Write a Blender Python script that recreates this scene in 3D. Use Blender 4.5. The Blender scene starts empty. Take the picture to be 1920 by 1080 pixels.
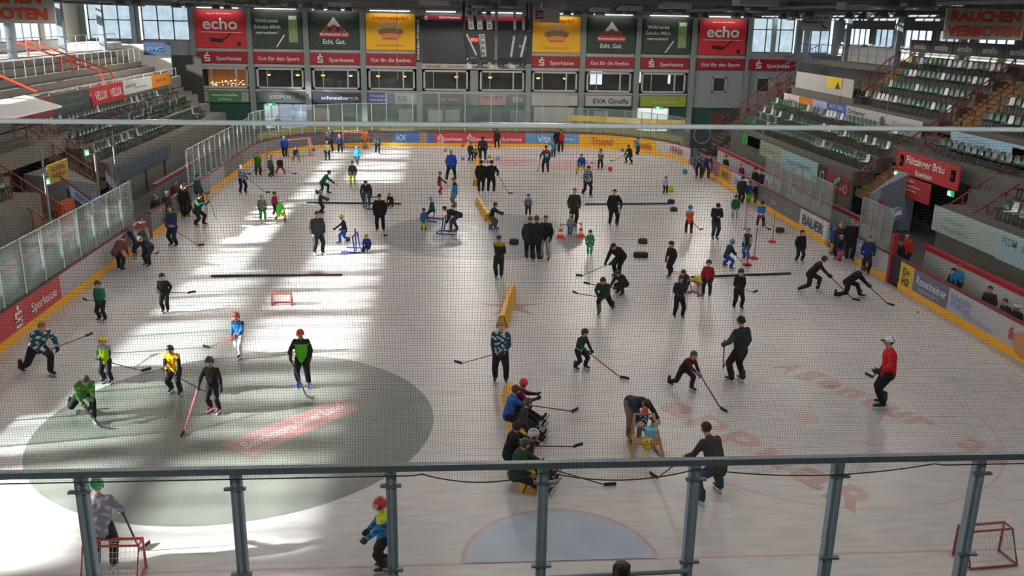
import bpy, bmesh, math, random
from mathutils import Vector, Matrix
R=random.Random(7)
sc=bpy.context.scene
V=Vector
rad=math.radians
# ------------------------------------------------------------ camera, world, sun, exposure
F,CX,CY,CZ=1692.36,-2.1055,-40.3563,9.5436
YAW,PIT,ROLL=.0774,.2898,.0174
_cy,_sy,_cp,_sp=math.cos(YAW),math.sin(YAW),math.cos(PIT),math.sin(PIT)
FW=V((_sy*_cp,_cy*_cp,-_sp)); _rt=V((_cy,-_sy,0)); _up=_rt.cross(FW)
RT=_rt*math.cos(ROLL)+_up*math.sin(ROLL); UP=-_rt*math.sin(ROLL)+_up*math.cos(ROLL)
CAMP=V((CX,CY,CZ))
cd=bpy.data.cameras.new('camera'); cam=bpy.data.objects.new('camera',cd); sc.collection.objects.link(cam)
cd.sensor_width=36; cd.lens=F/1920*36; cd.clip_start=.1; cd.clip_end=500
m=Matrix((RT,UP,-FW)).transposed().to_4x4(); m.translation=CAMP; cam.matrix_world=m
sc.camera=cam
w=bpy.data.worlds.new('daylight'); sc.world=w; w.use_nodes=True
bg=w.node_tree.nodes['Background']; bg.inputs[0].default_value=(.74,.87,1,1); bg.inputs[1].default_value=1.6
sd=bpy.data.lights.new('sun','SUN'); sd.energy=46; sd.angle=rad(1.3); sd.color=(1,.97,.9)
so=bpy.data.objects.new('sun',sd); sc.collection.objects.link(so)
SD=V((1,.18,-.455)).normalized(); so.rotation_euler=SD.to_track_quat('-Z','Y').to_euler()
sc.view_settings.view_transform='Standard'; sc.view_settings.look='None'; sc.view_settings.exposure=0.0; sc.view_settings.gamma=1
sc.cycles.max_bounces=5; sc.cycles.diffuse_bounces=3; sc.cycles.glossy_bounces=2; sc.cycles.transparent_max_bounces=16
sc.cycles.transmission_bounces=2; sc.cycles.caustics_reflective=False; sc.cycles.caustics_refractive=False
sc.cycles.sample_clamp_indirect=4
LAMP_W=505
# ------------------------------------------------------------ helpers
def U(px,py,ax='z',v=0.):          # where the sight line of a photo pixel meets a world plane
    d=FW+RT*((px-960)/F)-UP*((py-540)/F); i='xyz'.index(ax)
    return CAMP+d*((v-CAMP[i])/d[i])
def rowof(P):
    d=V(P)-CAMP; q=d.dot(FW); return 540-F*d.dot(UP)/q
def lin(c):
    if isinstance(c,str): c=tuple(int(c[i:i+2],16)/255 for i in (0,2,4))
    return tuple(x/12.92 if x<=.04045 else ((x+.055)/1.055)**2.4 for x in c)+(1,)
_m={}
def M(c,rough=.6,metal=0,var=.12,scale=6,bump=0,emit=0,name=None,spec=.5):
    k=(c,rough,metal,var,scale,bump,emit,spec)
    if k in _m: return _m[k]
    m=bpy.data.materials.new(name or 'surface'); m.use_nodes=True; nt=m.node_tree; b=nt.nodes['Principled BSDF']
    b.inputs['Roughness'].default_value=rough; b.inputs['Metallic'].default_value=metal; b.inputs['Specular IOR Level'].default_value=spec
    L=lin(c)
    tc=nt.nodes.new('ShaderNodeTexCoord'); nz=nt.nodes.new('ShaderNodeTexNoise'); nz.inputs['Scale'].default_value=scale; nz.inputs['Detail'].default_value=3
    nt.links.new(tc.outputs['Object'],nz.inputs['Vector'])
    mx=nt.nodes.new('ShaderNodeMix'); mx.data_type='RGBA'
    mx.inputs[6].default_value=tuple(x*(1-var) for x in L[:3])+(1,); mx.inputs[7].default_value=tuple(min(1,x*(1+var)) for x in L[:3])+(1,)
    nt.links.new(nz.outputs[0],mx.inputs[0]); nt.links.new(mx.outputs[2],b.inputs['Base Color'])
    if bump:
        bp=nt.nodes.new('ShaderNodeBump'); bp.inputs['Strength'].default_value=bump; nt.links.new(nz.outputs[0],bp.inputs['Height']); nt.links.new(bp.outputs[0],b.inputs['Normal'])
    if emit:
        b.inputs['Emission Color'].default_value=L; b.inputs['Emission Strength'].default_value=emit
    _m[k]=m; return m
def glassmat(name,tint,dif,gl=.06):
    m=bpy.data.materials.new(name); m.use_nodes=True; nt=m.node_tree; nt.nodes.clear(); N=nt.nodes.new
    o=N('ShaderNodeOutputMaterial'); t=N('ShaderNodeBsdfTransparent'); t.inputs[0].default_value=tint+(1,)
    d=N('ShaderNodeBsdfDiffuse'); d.inputs[0].default_value=(.75,.8,.8,1); g=N('ShaderNodeBsdfGlossy'); g.inputs['Roughness'].default_value=.05
    a=N('ShaderNodeMixShader'); b=N('ShaderNodeMixShader'); 
    tc=N('ShaderNodeTexCoord'); nz=N('ShaderNodeTexNoise'); nz.inputs['Scale'].default_value=1.5; nt.links.new(tc.outputs['Object'],nz.inputs[0])
    mu=N('ShaderNodeMath'); mu.operation='MULTIPLY'; mu.inputs[1].default_value=dif*2; nt.links.new(nz.outputs[0],mu.inputs[0]); nt.links.new(mu.outputs[0],a.inputs[0])
    b.inputs[0].default_value=gl
    nt.links.new(t.outputs[0],a.inputs[1]); nt.links.new(d.outputs[0],a.inputs[2]); nt.links.new(a.outputs[0],b.inputs[1]); nt.links.new(g.outputs[0],b.inputs[2]); nt.links.new(b.outputs[0],o.inputs[0]); return m
PLEXI=glassmat('acrylic',(.9,.95,.93),.05); PANE=glassmat('window_glass',(.96,.98,1),.02); CLEAR=glassmat('clear_acrylic',(.98,.99,.99),.006,.02)
FROST=glassmat('frosted_window_glass',(.8,.84,.85),.2,.03)
def tag(o,label=None,cat=None,group=None,kind=None):
    if label: o['label']=label
    if cat: o['category']=cat
    if group: o['group']=group
    if kind: o['kind']=kind
    return o
def link(o): sc.collection.objects.link(o); return o
def thing(name,label,cat,loc=(0,0,0),group=None,rz=0):
    o=link(bpy.data.objects.new(name,None)); o.location=loc; o.rotation_euler=(0,0,rz); o.empty_display_size=.2
    return tag(o,label,cat,group)
def root_of(o):
    while o.parent: o=o.parent
    return o
_tc={}
def textgeo(s,bold=0,shear=0):
    k=(s,bold,shear)
    if k in _tc: return _tc[k]
    c=bpy.data.curves.new('t','FONT'); c.body=s; c.offset=bold; c.shear=shear; c.resolution_u=3; c.size=1
    o=link(bpy.data.objects.new('t',c)); me=bpy.data.meshes.new_from_object(o.evaluated_get(bpy.context.evaluated_depsgraph_get()))
    vs=[(v.co.x,v.co.y) for v in me.vertices]; fs=[tuple(p.vertices) for p in me.polygons]
    bpy.data.objects.remove(o); bpy.data.meshes.remove(me); bpy.data.curves.remove(c)
    if not vs: vs=[(0,0),(0,1),(1,0)];fs=[]
    x0=min(v[0] for v in vs);x1=max(v[0] for v in vs);y0=min(v[1] for v in vs);y1=max(v[1] for v in vs)
    _tc[k]=([((x-x0)/(x1-x0)-.5,(y-y0)/(y1-y0)-.5) for x,y in vs],fs,(x1-x0)/(y1-y0)); return _tc[k]
class MB:
    def __init__(s): s.v=[];s.f=[];s.m=[]
    def add(s,vs,fs,mi=0):
        n=len(s.v); s.v+=[V(v) for v in vs]; s.f+=[tuple(i+n for i in f) for f in fs]; s.m+=[mi]*len(fs); return s
    def hexa(s,p,mi=0): return s.add(p,[(0,3,2,1),(4,5,6,7),(0,1,5,4),(1,2,6,5),(2,3,7,6),(3,0,4,7)],mi)
    def box(s,a,b,mi=0):
        (x0,y0,z0),(x1,y1,z1)=a,b
        return s.hexa([(x0,y0,z0),(x1,y0,z0),(x1,y1,z0),(x0,y1,z0),(x0,y0,z1),(x1,y0,z1),(x1,y1,z1),(x0,y1,z1)],mi)
    def slab(s,c,r,u,W,H,T,mi=0):   # panel centred at c, right r, up u, thickness T behind the face
        c=V(c);r=V(r).normalized();u=V(u).normalized();n=r.cross(u); a=r*(W/2);b=u*(H/2);d=n*T
        return s.hexa([c-a-b-d,c+a-b-d,c+a-b,c-a-b,c-a+b-d,c+a+b-d,c+a+b,c-a+b],mi)
    def bar(s,a,b,w=.05,h=None,mi=0,upv=(0,0,1)):
        h=w if h is None else h; a=V(a);b=V(b);d=(b-a).normalized(); u=V(upv)
        if abs(d.dot(u))>.95: u=V((0,1,0))
        r=d.cross(u).normalized()*(w/2); u=r.cross(d).normalized()*(h/2)
        return s.hexa([a-r-u,a+r-u,b+r-u,b-r-u,a-r+u,a+r+u,b+r+u,b-r+u],mi)
    def tube(s,pts,r,n=8,mi=0,r2=None,cap=True):
        pts=[V(p) for p in pts]; k=len(pts); rs=[r if r2 is None else r+(r2-r)*i/(k-1) for i in range(k)]; vs=[]
        for i,p in enumerate(pts):
            d=(pts[min(i+1,k-1)]-pts[max(i-1,0)]).normalized(); a=d.cross(V((0,0,1)) if abs(d.z)<.9 else V((0,1,0))).normalized(); b=d.cross(a)
            vs+=[p+(a*math.cos(t)+b*math.sin(t))*rs[i] for t in [2*math.pi*j/n for j in range(n)]]
        fs=[(i*n+j,i*n+(j+1)%n,(i+1)*n+(j+1)%n,(i+1)*n+j) for i in range(k-1) for j in range(n)]
        if cap: fs+=[tuple(range(n-1,-1,-1)),tuple(range((k-1)*n,k*n))]
        return s.add(vs,fs,mi)
    def lathe(s,prof,c=(0,0,0),n=16,mi=0):
        c=V(c);k=len(prof);vs=[c+V((r*math.cos(2*math.pi*j/n),r*math.sin(2*math.pi*j/n),z)) for r,z in prof for j in range(n)]
        return s.add(vs,[(i*n+j,i*n+(j+1)%n,(i+1)*n+(j+1)%n,(i+1)*n+j) for i in range(k-1) for j in range(n)]+[tuple(range(n-1,-1,-1)),tuple(range((k-1)*n,k*n))],mi)
    def ball(s,c,r,n=12,mi=0,sc=(1,1,1)):
        k=n//2; c=V(c); vs=[c+V((0,0,-r*sc[2]))]
        for i in range(1,k):
            t=math.pi*i/k-math.pi/2; vs+=[c+V((r*sc[0]*math.cos(t)*math.cos(2*math.pi*j/n),r*sc[1]*math.cos(t)*math.sin(2*math.pi*j/n),r*sc[2]*math.sin(t))) for j in range(n)]
        vs.append(c+V((0,0,r*sc[2]))); fs=[(0,1+(j+1)%n,1+j) for j in range(n)]
        for i in range(k-2): fs+=[(1+i*n+j,1+i*n+(j+1)%n,1+(i+1)*n+(j+1)%n,1+(i+1)*n+j) for j in range(n)]
        fs+=[(len(vs)-1,1+(k-2)*n+j,1+(k-2)*n+(j+1)%n) for j in range(n)]
        return s.add(vs,fs,mi)
    def text(s,t,c,r,u,H,W=None,mi=0,off=.012,bold=.02,shear=0):
        g,fs,asp=textgeo(t,bold,shear); r=V(r).normalized();u=V(u).normalized();n=r.cross(u); W=W or H*asp; c=V(c)+n*off
        return s.add([c+r*(x*W)+u*(y*H) for x,y in g],fs,mi)
    def poly(s,pts,mi=0): return s.add(pts,[tuple(range(len(pts)))],mi)
    def disc(s,c,r,n=48,mi=0,r0=0,a0=0,a1=2*math.pi,axis='z'):
        c=V(c); A=[a0+(a1-a0)*i/n for i in range(n+1)]
        f=(lambda a,q:c+V((q*math.cos(a),q*math.sin(a),0))) if axis=='z' else (lambda a,q:c+V((q*math.cos(a),0,q*math.sin(a))))
        o=[f(a,r) for a in A]
        if r0: i=[f(a,r0) for a in A]; return s.add(o+i,[(k,k+1,n+2+k,n+1+k) for k in range(n)],mi)
        return s.poly(o if a1-a0<6.2 else o[:-1],mi)
    def build(s,name,mats,parent=None,smooth=False):
        if not isinstance(mats,(list,tuple)): mats=[mats]
        if parent is not None: rt=root_of(parent); org=rt.location.copy(); rz=rt.rotation_euler.z
        else:
            xs=[v.x for v in s.v];ys=[v.y for v in s.v]; org=V(((min(xs)+max(xs))/2,(min(ys)+max(ys))/2,min(v.z for v in s.v))); rz=0
        mt=Matrix.Rotation(-rz,3,'Z'); me=bpy.data.meshes.new(name); me.from_pydata([tuple(mt@(v-org)) for v in s.v],[],s.f)
        for q in mats: me.materials.append(q)
        me.polygons.foreach_set('material_index',s.m)
        if smooth: me.polygons.foreach_set('use_smooth',[True]*len(s.f))
        me.update(); o=link(bpy.data.objects.new(name,me))
        if parent is not None: o.parent=parent
        else: o.location=org
        return o
def struct(name,mb,mats,label=None,parent=None):
    o=mb.build(name,mats,parent)
    if parent is None: tag(o,label or name.replace('_',' '),None,None,'structure'); o['category']=name.split('_')[0]
    return o
X,Y,Z=V((1,0,0)),V((0,1,0)),V((0,0,1))
BLK=M('15171a',.6); DK=M('26292c',.7); STEEL=M('aab4ba',.35,.7); GALV=M('7f929c',.5,.15,.15,9); CONC=M('77736d',.9,0,.15,3,.1); CONCD=M('56544f',.9,0,.15,3)
WHITE=M('dcdcd8',.5); RED=M('b02026',.5); YEL=M('e8a80c',.45); REDW=M('c4161c',.5); SPK=M('a8121c',.5)
HALLX,HY0,HY1=32.5,-46,41
# ------------------------------------------------------------ the hall
f=MB().box((-HALLX,HY0,-.4),(HALLX,HY1,-.06)); struct('floor',f,M('4c4b49',.9,0,.15,2),'dark concrete floor around the ice sheet')
def rrect(hx,hy,r,z,n=12):
    P=[]
    for cx,cy,a in ((hx-r,-(hy-r),-90),(hx-r,hy-r,0),(-(hx-r),hy-r,90),(-(hx-r),-(hy-r),180)):
        P+=[V((cx+r*math.cos(rad(a+90*i/n)),cy+r*math.sin(rad(a+90*i/n)),z)) for i in range(n+1)]
    return P
def icemat():
    m=bpy.data.materials.new('scratched_ice'); m.use_nodes=True; nt=m.node_tree; N=nt.nodes.new; L=nt.links.new; b=nt.nodes['Principled BSDF']
    tc=N('ShaderNodeTexCoord')
    def nz(sx,sy,sc_,det=4):
        mp=N('ShaderNodeMapping'); mp.inputs['Scale'].default_value=(sx,sy,1); L(tc.outputs['Object'],mp.inputs[0])
        t=N('ShaderNodeTexNoise'); t.inputs['Scale'].default_value=sc_; t.inputs['Detail'].default_value=det; L(mp.outputs[0],t.inputs[0]); return t
    a=nz(1,1,.18,3); c=nz(1,5,1.2,6); d=nz(6,1,3,8)
    r=N('ShaderNodeValToRGB'); r.color_ramp.elements[0].color=(.42,.408,.402,1); r.color_ramp.elements[1].color=(.52,.487,.473,1)
    r.color_ramp.elements[0].position=.35; r.color_ramp.elements[1].position=.65; L(a.outputs[0],r.inputs[0])
    r2=N('ShaderNodeValToRGB'); r2.color_ramp.elements[0].color=(.86,.87,.88,1); r2.color_ramp.elements[1].color=(1.05,1.05,1.05,1); r2.color_ramp.elements[0].position=.3; r2.color_ramp.elements[1].position=.6; L(c.outputs[0],r2.inputs[0])
    mx=N('ShaderNodeMix'); mx.data_type='RGBA'; mx.blend_type='MULTIPLY'; mx.inputs[0].default_value=1; L(r.outputs[0],mx.inputs[6]); L(r2.outputs[0],mx.inputs[7]); L(mx.outputs[2],b.inputs['Base Color'])
    mr=N('ShaderNodeMapRange'); mr.inputs[3].default_value=.22; mr.inputs[4].default_value=.5; L(d.outputs[0],mr.inputs[0]); L(mr.outputs[0],b.inputs['Roughness'])
    b.inputs['Specular IOR Level'].default_value=.4
    bp=N('ShaderNodeBump'); bp.inputs['Strength'].default_value=.12; bp.inputs['Distance'].default_value=.02; L(d.outputs[0],bp.inputs['Height']); L(bp.outputs[0],b.inputs['Normal'])
    return m
ICE=icemat()
ice=MB(); top=rrect(15,30,8.5,0,14); ice.poly(top); n=len(top); ice.add(top+[p+V((0,0,-.06)) for p in top],[(i,i+n,(i+1)%n+n,(i+1)%n) for i in range(n)])
ice=struct('ice_rink',ice,ICE,'pale scuffed sheet of ice inside the boards'); ice['category']='ice'
def mark(name,mb,col,label=None,h=1,rough=.35):
    for v in mb.v: v.z=.0015*h
    o=mb.build(name,M(col,rough,0,.22,1.3),ice)
    if label: o['label']=label
def band(x0,y0,x1,y1): return MB().poly([V((x0,y0,0)),V((x1,y0,0)),V((x1,y1,0)),V((x0,y1,0))])
mark('goal_line',band(-13.2,-26.04,13.2,-25.98),'b58f8e'); mark('goal_line',band(-14.2,25.97,14.2,26.03),'b58f8e')
mark('goal_crease',MB().disc((0,-26,0),1.78,40,0,0,0,math.pi),'99a5b8','pale blue half circle in front of the near goal line')
mark('goal_crease_line',MB().disc((0,-26,0),1.85,40,0,1.77,0,math.pi),'b08e90',None,2)
mark('goal_crease',MB().disc((0,26,0),1.8,40,0,0,math.pi,2*math.pi),'a3aab8')
mark('sponsor_disc',MB().disc((-7.1,-19.8,0),4.7,64),'686d66','grey green painted disc in the near left faceoff circle')
g=MB().poly([U(474,856),U(676,765),U(636,747),U(412,834)]); mark('logo_banner',g,'96706e','faded red slanted logo strip on the painted disc',2)
u=(U(655,756)-U(443,845)).normalized()
g=MB().text('Berchtesgadener Land',(U(655,756)+U(443,845))/2,u,V((-u.y,u.x,0)),.5,(U(655,756)-U(443,845)).length*.88,shear=.2); mark('lettering',g,'b5a19e',None,3)
mark('center_disc',MB().disc((-.3,.2,0),4.6,64),'8d9093','grey painted disc at centre ice')
mark('center_ring',MB().disc((-.3,.2,0),4.72,64,0,4.6),'a79a98',None,2)
mark('lettering',MB().text('B',(-2.0,-.6,0),Y*-1,X,1.9,2.6,bold=-.0),'b3b2ae',None,2)
mark('lettering',MB().text('G',(-1.6,1.6,0),Y*-1,X,2.2,1.7,bold=-.0),'a8a8a5',None,2)
mark('lettering',MB().text('ROSENHEIM',(2.0,-.4,0),-Y,X,1.0,5.0,bold=0),'a3a19f',None,2)
mark('center_line',band(-15,-.15,-4.7,.15),'b9a3a0'); mark('center_line',band(4.7,-.15,15,.15),'b9a3a0')
for yy in (-8,8): mark('blue_line',band(-15,yy-.15,15,yy+.15),'a9abb0')
for cx,cy in ((7,-20),(-7,20),(7,20)):
    mark('faceoff_circle',MB().disc((cx,cy,0),4.5,64,0,4.44),'b59c9a'); mark('faceoff_spot',MB().disc((cx,cy,0),.3,20),'b39a97')
for cx,cy in ((-7,-6.5),(7,-6.5),(-7,6.5),(7,6.5)): mark('faceoff_spot',MB().disc((cx,cy,0),.3,20),'ae8785')
mark('pink_sponsor_patch',MB().disc((2.6,22.5,0),2.0,30),'b69a9a'); mark('pink_sponsor_patch',MB().disc((6.8,20.6,0),2.4,30),'b69a9a',None,2)
def icetext(s,p0,p1,wd,flip=1):     # one letter after another along a faded arc of lettering
    a=U(*p0);b=U(*p1); d=(b-a).normalized(); u=V((-d.y,d.x,0))*flip
    g=MB()
    n=len(s); L=(b-a).length
    for i,ch in enumerate(s):
        if ch==' ': continue
        t=(i+.5)/n; g.text(ch,a+(b-a)*t,d,u,wd*(1.0 if ch.isupper() or ch in 'dpgbl' else .78),L/n*.82,bold=.035)
    mark('lettering',g,'ad8f8b','faded red lettering running across the near right of the ice',3)
icetext('appuaR',(1245,755),(1640,955),1.0); icetext('Agentur ag',(1465,682),(1905,870),.95)
g=MB()
for k in range(5):
    a=rad(90+72*k); b1=a+rad(36); c=V((.2,-10.7,0)); g.poly([c,c+V((math.cos(b1),math.sin(b1),0))*.35,c+V((math.cos(a),math.sin(a),0))*1.25,c+V((math.cos(a-rad(36)),math.sin(a-rad(36)),0))*.35])
mark('star_logo',g,'96807c','faded brown star painted near the foam bumper',2)
# star at its photo place
# walls with window openings
def wall_x(name,x,th,z0,z1,sill,head,ys,colr,label):
    g=MB(); a,b=sorted((x,x+th)); g.box((a,HY0,z0),(b,HY1,sill)); g.box((a,HY0,head),(b,HY1,z1)); p=HY0
    for y0,y1 in ys:
        if y0>p: g.box((a,p,sill),(b,y0,head))
        p=y1
    g.box((a,p,sill),(b,HY1,head)); return struct(name,g,M(colr,.85,0,.08,1),label)
bays=[(HY0+1+4.9*k+.35,HY0+1+4.9*(k+1)-.35) for k in range(17)]
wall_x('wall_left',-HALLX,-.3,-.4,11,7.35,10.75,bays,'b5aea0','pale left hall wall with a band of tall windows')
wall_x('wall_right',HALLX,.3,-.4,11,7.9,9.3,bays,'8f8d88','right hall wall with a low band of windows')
wi=[0]
def window(x0,x1,z0,z1,ax,pos,ncol,rows,mat=PANE,fr=M('6e7072',.5),w_=.09,label='tall steel framed window with bright daylight behind',th=.08):
    wi[0]+=1; g=MB(); P=(lambda a,z,d:(a,pos+d,z)) if ax=='y' else (lambda a,z,d:(pos+d,a,z))
    def bx(a0,z0_,a1,z1_): 
        q=P(a0,z0_,-th/2);r=P(a1,z1_,th/2); g.box(tuple(min(q[i],r[i]) for i in range(3)),tuple(max(q[i],r[i]) for i in range(3)))
    bx(x0,z0,x0+w_,z1);bx(x1-w_,z0,x1,z1);bx(x0,z0,x1,z0+w_);bx(x0,z1-w_,x1,z1)
    for i in range(1,ncol): c=x0+(x1-x0)*i/ncol; bx(c-w_/2,z0,c+w_/2,z1)
    for zz in rows: bx(x0,zz-w_/2,x1,zz+w_/2)
    o=struct('window_%d'%wi[0],g,fr,label)
    h=MB(); q=P(x0+w_,z0+w_,-.008);r=P(x1-w_,z1-w_,.008); h.box(tuple(min(q[i],r[i]) for i in range(3)),tuple(max(q[i],r[i]) for i in range(3))); h.build('pane',mat,o); return o
for k,(a,b) in enumerate(bays):
    window(a,b,7.35,10.75,'x',-HALLX-.15,3,(9.2,),label='window band bay in the sunlit left wall')
    window(a,b,7.9,9.3,'x',HALLX+.15,4,(),FROST if k%2 else PANE,label='window bay high in the right wall')
# far wall
XC=[-23.3,-18.6,-13.85,-9.05,-4.25,5.3,10.05,14.95,19.9,24.9,29.3]
g=MB(); FY=HY1
g.box((-HALLX,FY,-.4),(XC[0],FY+.3,7.3)); g.box((-HALLX,FY,10.2),(HALLX,FY+.3,11)); g.box((XC[0],FY,5.2),(XC[9],FY+.3,10.2)); g.box((XC[0],FY,-.4),(XC[9],FY+.3,3.35))
g.box((XC[9],FY,-.4),(HALLX,FY+.3,7.0)); g.box((XC[9],FY,10.0),(HALLX,FY+.3,10.2))
for i in range(10):
    if i in(4,): g.box((.2,FY,3.35),(.9,FY+.3,5.2))
for x in XC: g.box((x-.25,FY,3.35),(x+.25,FY+.3,5.2))
g.box((XC[8],FY,3.35),(XC[9],FY+.3,5.2))
struct('wall_far',g,M('8b9091',.85,0,.08,.8),'grey far wall of the hall behind the banners')
g=MB()
for x in XC[:10]: g.box((x-.24,FY-.35,-.1),(x+.24,FY,10.2))
for x in (-32.3,-27.9): g.box((x-.2,FY-.3,6.9),(x+.25,FY,10.2))
for x in (29.3,): g.box((x-.2,FY-.35,-.1),(x+.3,FY,10.2))
struct('trim_1',g,M('7b8583',.7),'grey green steel columns of the far wall')
g=MB(); g.box((XC[0],FY-.1,6.5),(XC[9],FY,6.72)); g.box((XC[0],FY-.15,3.2),(XC[8],FY,3.34)); g.box((XC[0],FY-.12,5.2),(XC[8],FY,5.48)); struct('trim_2',g,M('a3a6a4',.7),'pale ledges between the storeys of the far wall')
for a,b in ((-31.9,-28.2),(-27.5,-23.6)): window(a,b,7.3,10.2,'y',FY+.1,3,(8.9,),FROST,label='frosted daylight window at the far left end')
for a,b in ((25.2,29.0),(29.7,32.3)): window(a,b,7.0,10.0,'y',FY+.1,3,(9.0,),FROST,label='frosted daylight window at the far right end')
g=MB(); g.box((-HALLX,HY0-.3,-.4),(HALLX,HY0,11)); struct('wall_near',g,M('8f8d88',.85),'wall behind the near stand')
# far rooms behind the window band
g=MB(); g.box((XC[0],FY+3.3,3.2),(XC[9],FY+3.5,5.3)); g.box((XC[0],FY+.3,3.1),(XC[9],FY+3.4,3.2)); g.box((XC[0],FY+.3,5.25),(XC[9],FY+3.4,5.35))
for x in XC[:9]: g.box((x-.05,FY+.3,3.2),(x+.05,FY+3.4,5.3))
struct('wall_lounge',g,M('35332f',.9),'dark rooms behind the far window band')
# roof
g=MB(); SKX=((-32.2,-28.7),(22.6,26.2)); g.box((-HALLX,HY0,10.9),(SKX[0][0],HY1+.3,11.1)); g.box((SKX[0][1],HY0,10.9),(SKX[1][0],HY1+.3,11.1)); g.box((SKX[1][1],HY0,10.9),(HALLX,HY1+.3,11.1))  # left glazed strip is an added opening that lets sun onto the ice
SKY=[(HY0+1+4.9*k+.45,HY0+1+4.9*(k+1)-.45) for k in range(17) if k not in (8,9,10)]  # closed bays leave a gap in the sun patches
for a,b in SKX:
    p=HY0
    for y0,y1 in SKY: g.box((a,p,10.9),(b,y0,11.1)); p=y1
    g.box((a,p,10.9),(b,HY1+.3,11.1))
struct('ceiling',g,M('6e6b69',.9),'dark flat hall ceiling with glazed roof strips')
for k,(y0,y1) in enumerate(SKY):
    for j,(a,b) in enumerate(SKX):
        wi[0]+=1; g=MB()
        for c in (1,2): x=a+(b-a)*c/3; g.box((x-.06,y0,10.95),(x+.06,y1,11.05))
        g.box((a,(y0+y1)/2-.05,10.95),(b,(y0+y1)/2+.05,11.05)); o=struct('window_%d'%wi[0],g,M('5c5c5e',.7),'glazed roof strip %s stand'%['left','right'][j])
        MB().box((a,y0,10.99),(b,y1,11.01)).build('pane',[PANE,FROST][j],o)
g=MB()
for k in range(31):
    y=-34+2.45*k; g.box((-HALLX,y,10.62),(HALLX,y+.12,10.9))
struct('trim_3',g,M('8a8282',.7),'roof purlins crossing the hall')
g=MB()
for k in range(7):
    y=-23+10.3*k; g.box((-HALLX,y,10.2),(HALLX,y+.3,10.36))
    for j in range(26): x=-HALLX+2.5*j; g.bar((x,y+.15,10.3),(x+1.25,y+.15,10.9),.08); g.bar((x+1.25,y+.15,10.9),(x+2.5,y+.15,10.3),.08)
struct('trim_4',g,M('74767a',.7),'steel roof trusses crossing the hall')
# ------------------------------------------------------------ high bay lamps
BELL=M('8d9093',.4,.5); BULB=M('fff4e0',.3,0,0,1,0,3.0)
def lampmesh():
    g=MB(); n=20; prof=[(.05,.62),(.09,.6),(.1,.42),(.16,.36),(.3,.1),(.34,.0),(.33,.0),(.29,.1),(.15,.34),(.0,.36)]
    k=len(prof); vs=[V((r*math.cos(2*math.pi*j/n),r*math.sin(2*math.pi*j/n),z)) for r,z in prof for j in range(n)]
    g.add(vs,[(i*n+j,i*n+(j+1)%n,(i+1)*n+(j+1)%n,(i+1)*n+j) for i in range(k-1) for j in range(n)]); g.tube([(0,0,.6),(0,0,1.04)],.02,6); return g
lm=lampmesh()
first=None
def addlamp(x,y,z):
    global first
    if first is None:
        r=thing('high_bay_lamp','x','lamp',(0,0,0)); lm.build('lamp_shade',BELL,r,True); MB().ball((0,0,.2),.07,10).build('bulb',BULB,r,True)
        first=[r]+list(r.children); o=r
    else:
        o=first[0].copy(); link(o)
        for c in first[1:]: q=c.copy(); link(q); q.parent=o
    o.location=(x,y,z); tag(o,'grey bell shaped lamp hanging below the roof','lamp','high bay lamps hanging from the roof'); return o
lines=[(-18.8,9.86),(-10,9.86),(-.9,9.86),(7.2,9.86),(8.0,9.86),(17,9.86),(21,9.86)]
for lx,lz in lines:
    for k in range(6):
        y=-21+10.3*k
        if lx in(7.2,8.0,17,21) or k>0:
            addlamp(lx,y+(2 if lx==21 else 0),lz)
            if lx not in(7.2,8.0): addlamp(lx+.85,y+(2 if lx==21 else 0),lz)
i=0
for lx in (-19,-10,-1,8,17):
    for k in range(-1,6):  # first row has no bells, added as fill to brighten the near posts
        l=bpy.data.lights.new('lamp_and_fill_light','SPOT'); l.spot_size=rad(174); l.spot_blend=.06; l.shadow_soft_size=.35; l.energy=LAMP_W*(1.0 if abs(lx)<15 else .95)*(3.4 if k>4 else 1); l.color=(1,.93,.86)
        o=link(bpy.data.objects.new('lamp_and_fill_light',l)); o.location=(lx+.4,-26+10.3*k,9.7)
# pale panels between the lamps
hp=M('a9aeb8',.5)
for x,y,w_ in ((7.4,-2,1.2),(7.5,8,1.2),(7.6,18,1.2),(7.4,-12,1.2),(3.3,6,1.2),(12.5,-8,1.3),(12.7,4,1.3),(-2.5,0,1.3),(-8,14,1.2),(-12,22,1.3)):
    g=MB(); g.box((x-w_/2,y-.4,10.05),(x+w_/2,y+.4,10.3)); g.bar((x-.4,y,10.3),(x-.4,y,10.7),.03); g.bar((x+.4,y,10.3),(x+.4,y,10.7),.03)
    tag(g.build('ceiling_panel',hp),'pale grey box hanging among the roof lamps','panel','pale boxes hanging under the roof')
# pipe runs along the roof
for x,z in ((-27,10.1),(-15,10.15),(12,10.2),(25,10.05),(28,9.9)):
    g=MB().tube([(x,-30,z),(x,FY-.5,z)],.09,8); tag(g.build('roof_pipe',M('6b6c70',.6)),'long grey pipe hung under the roof along the hall','pipe','pipes running along the roof')
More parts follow.
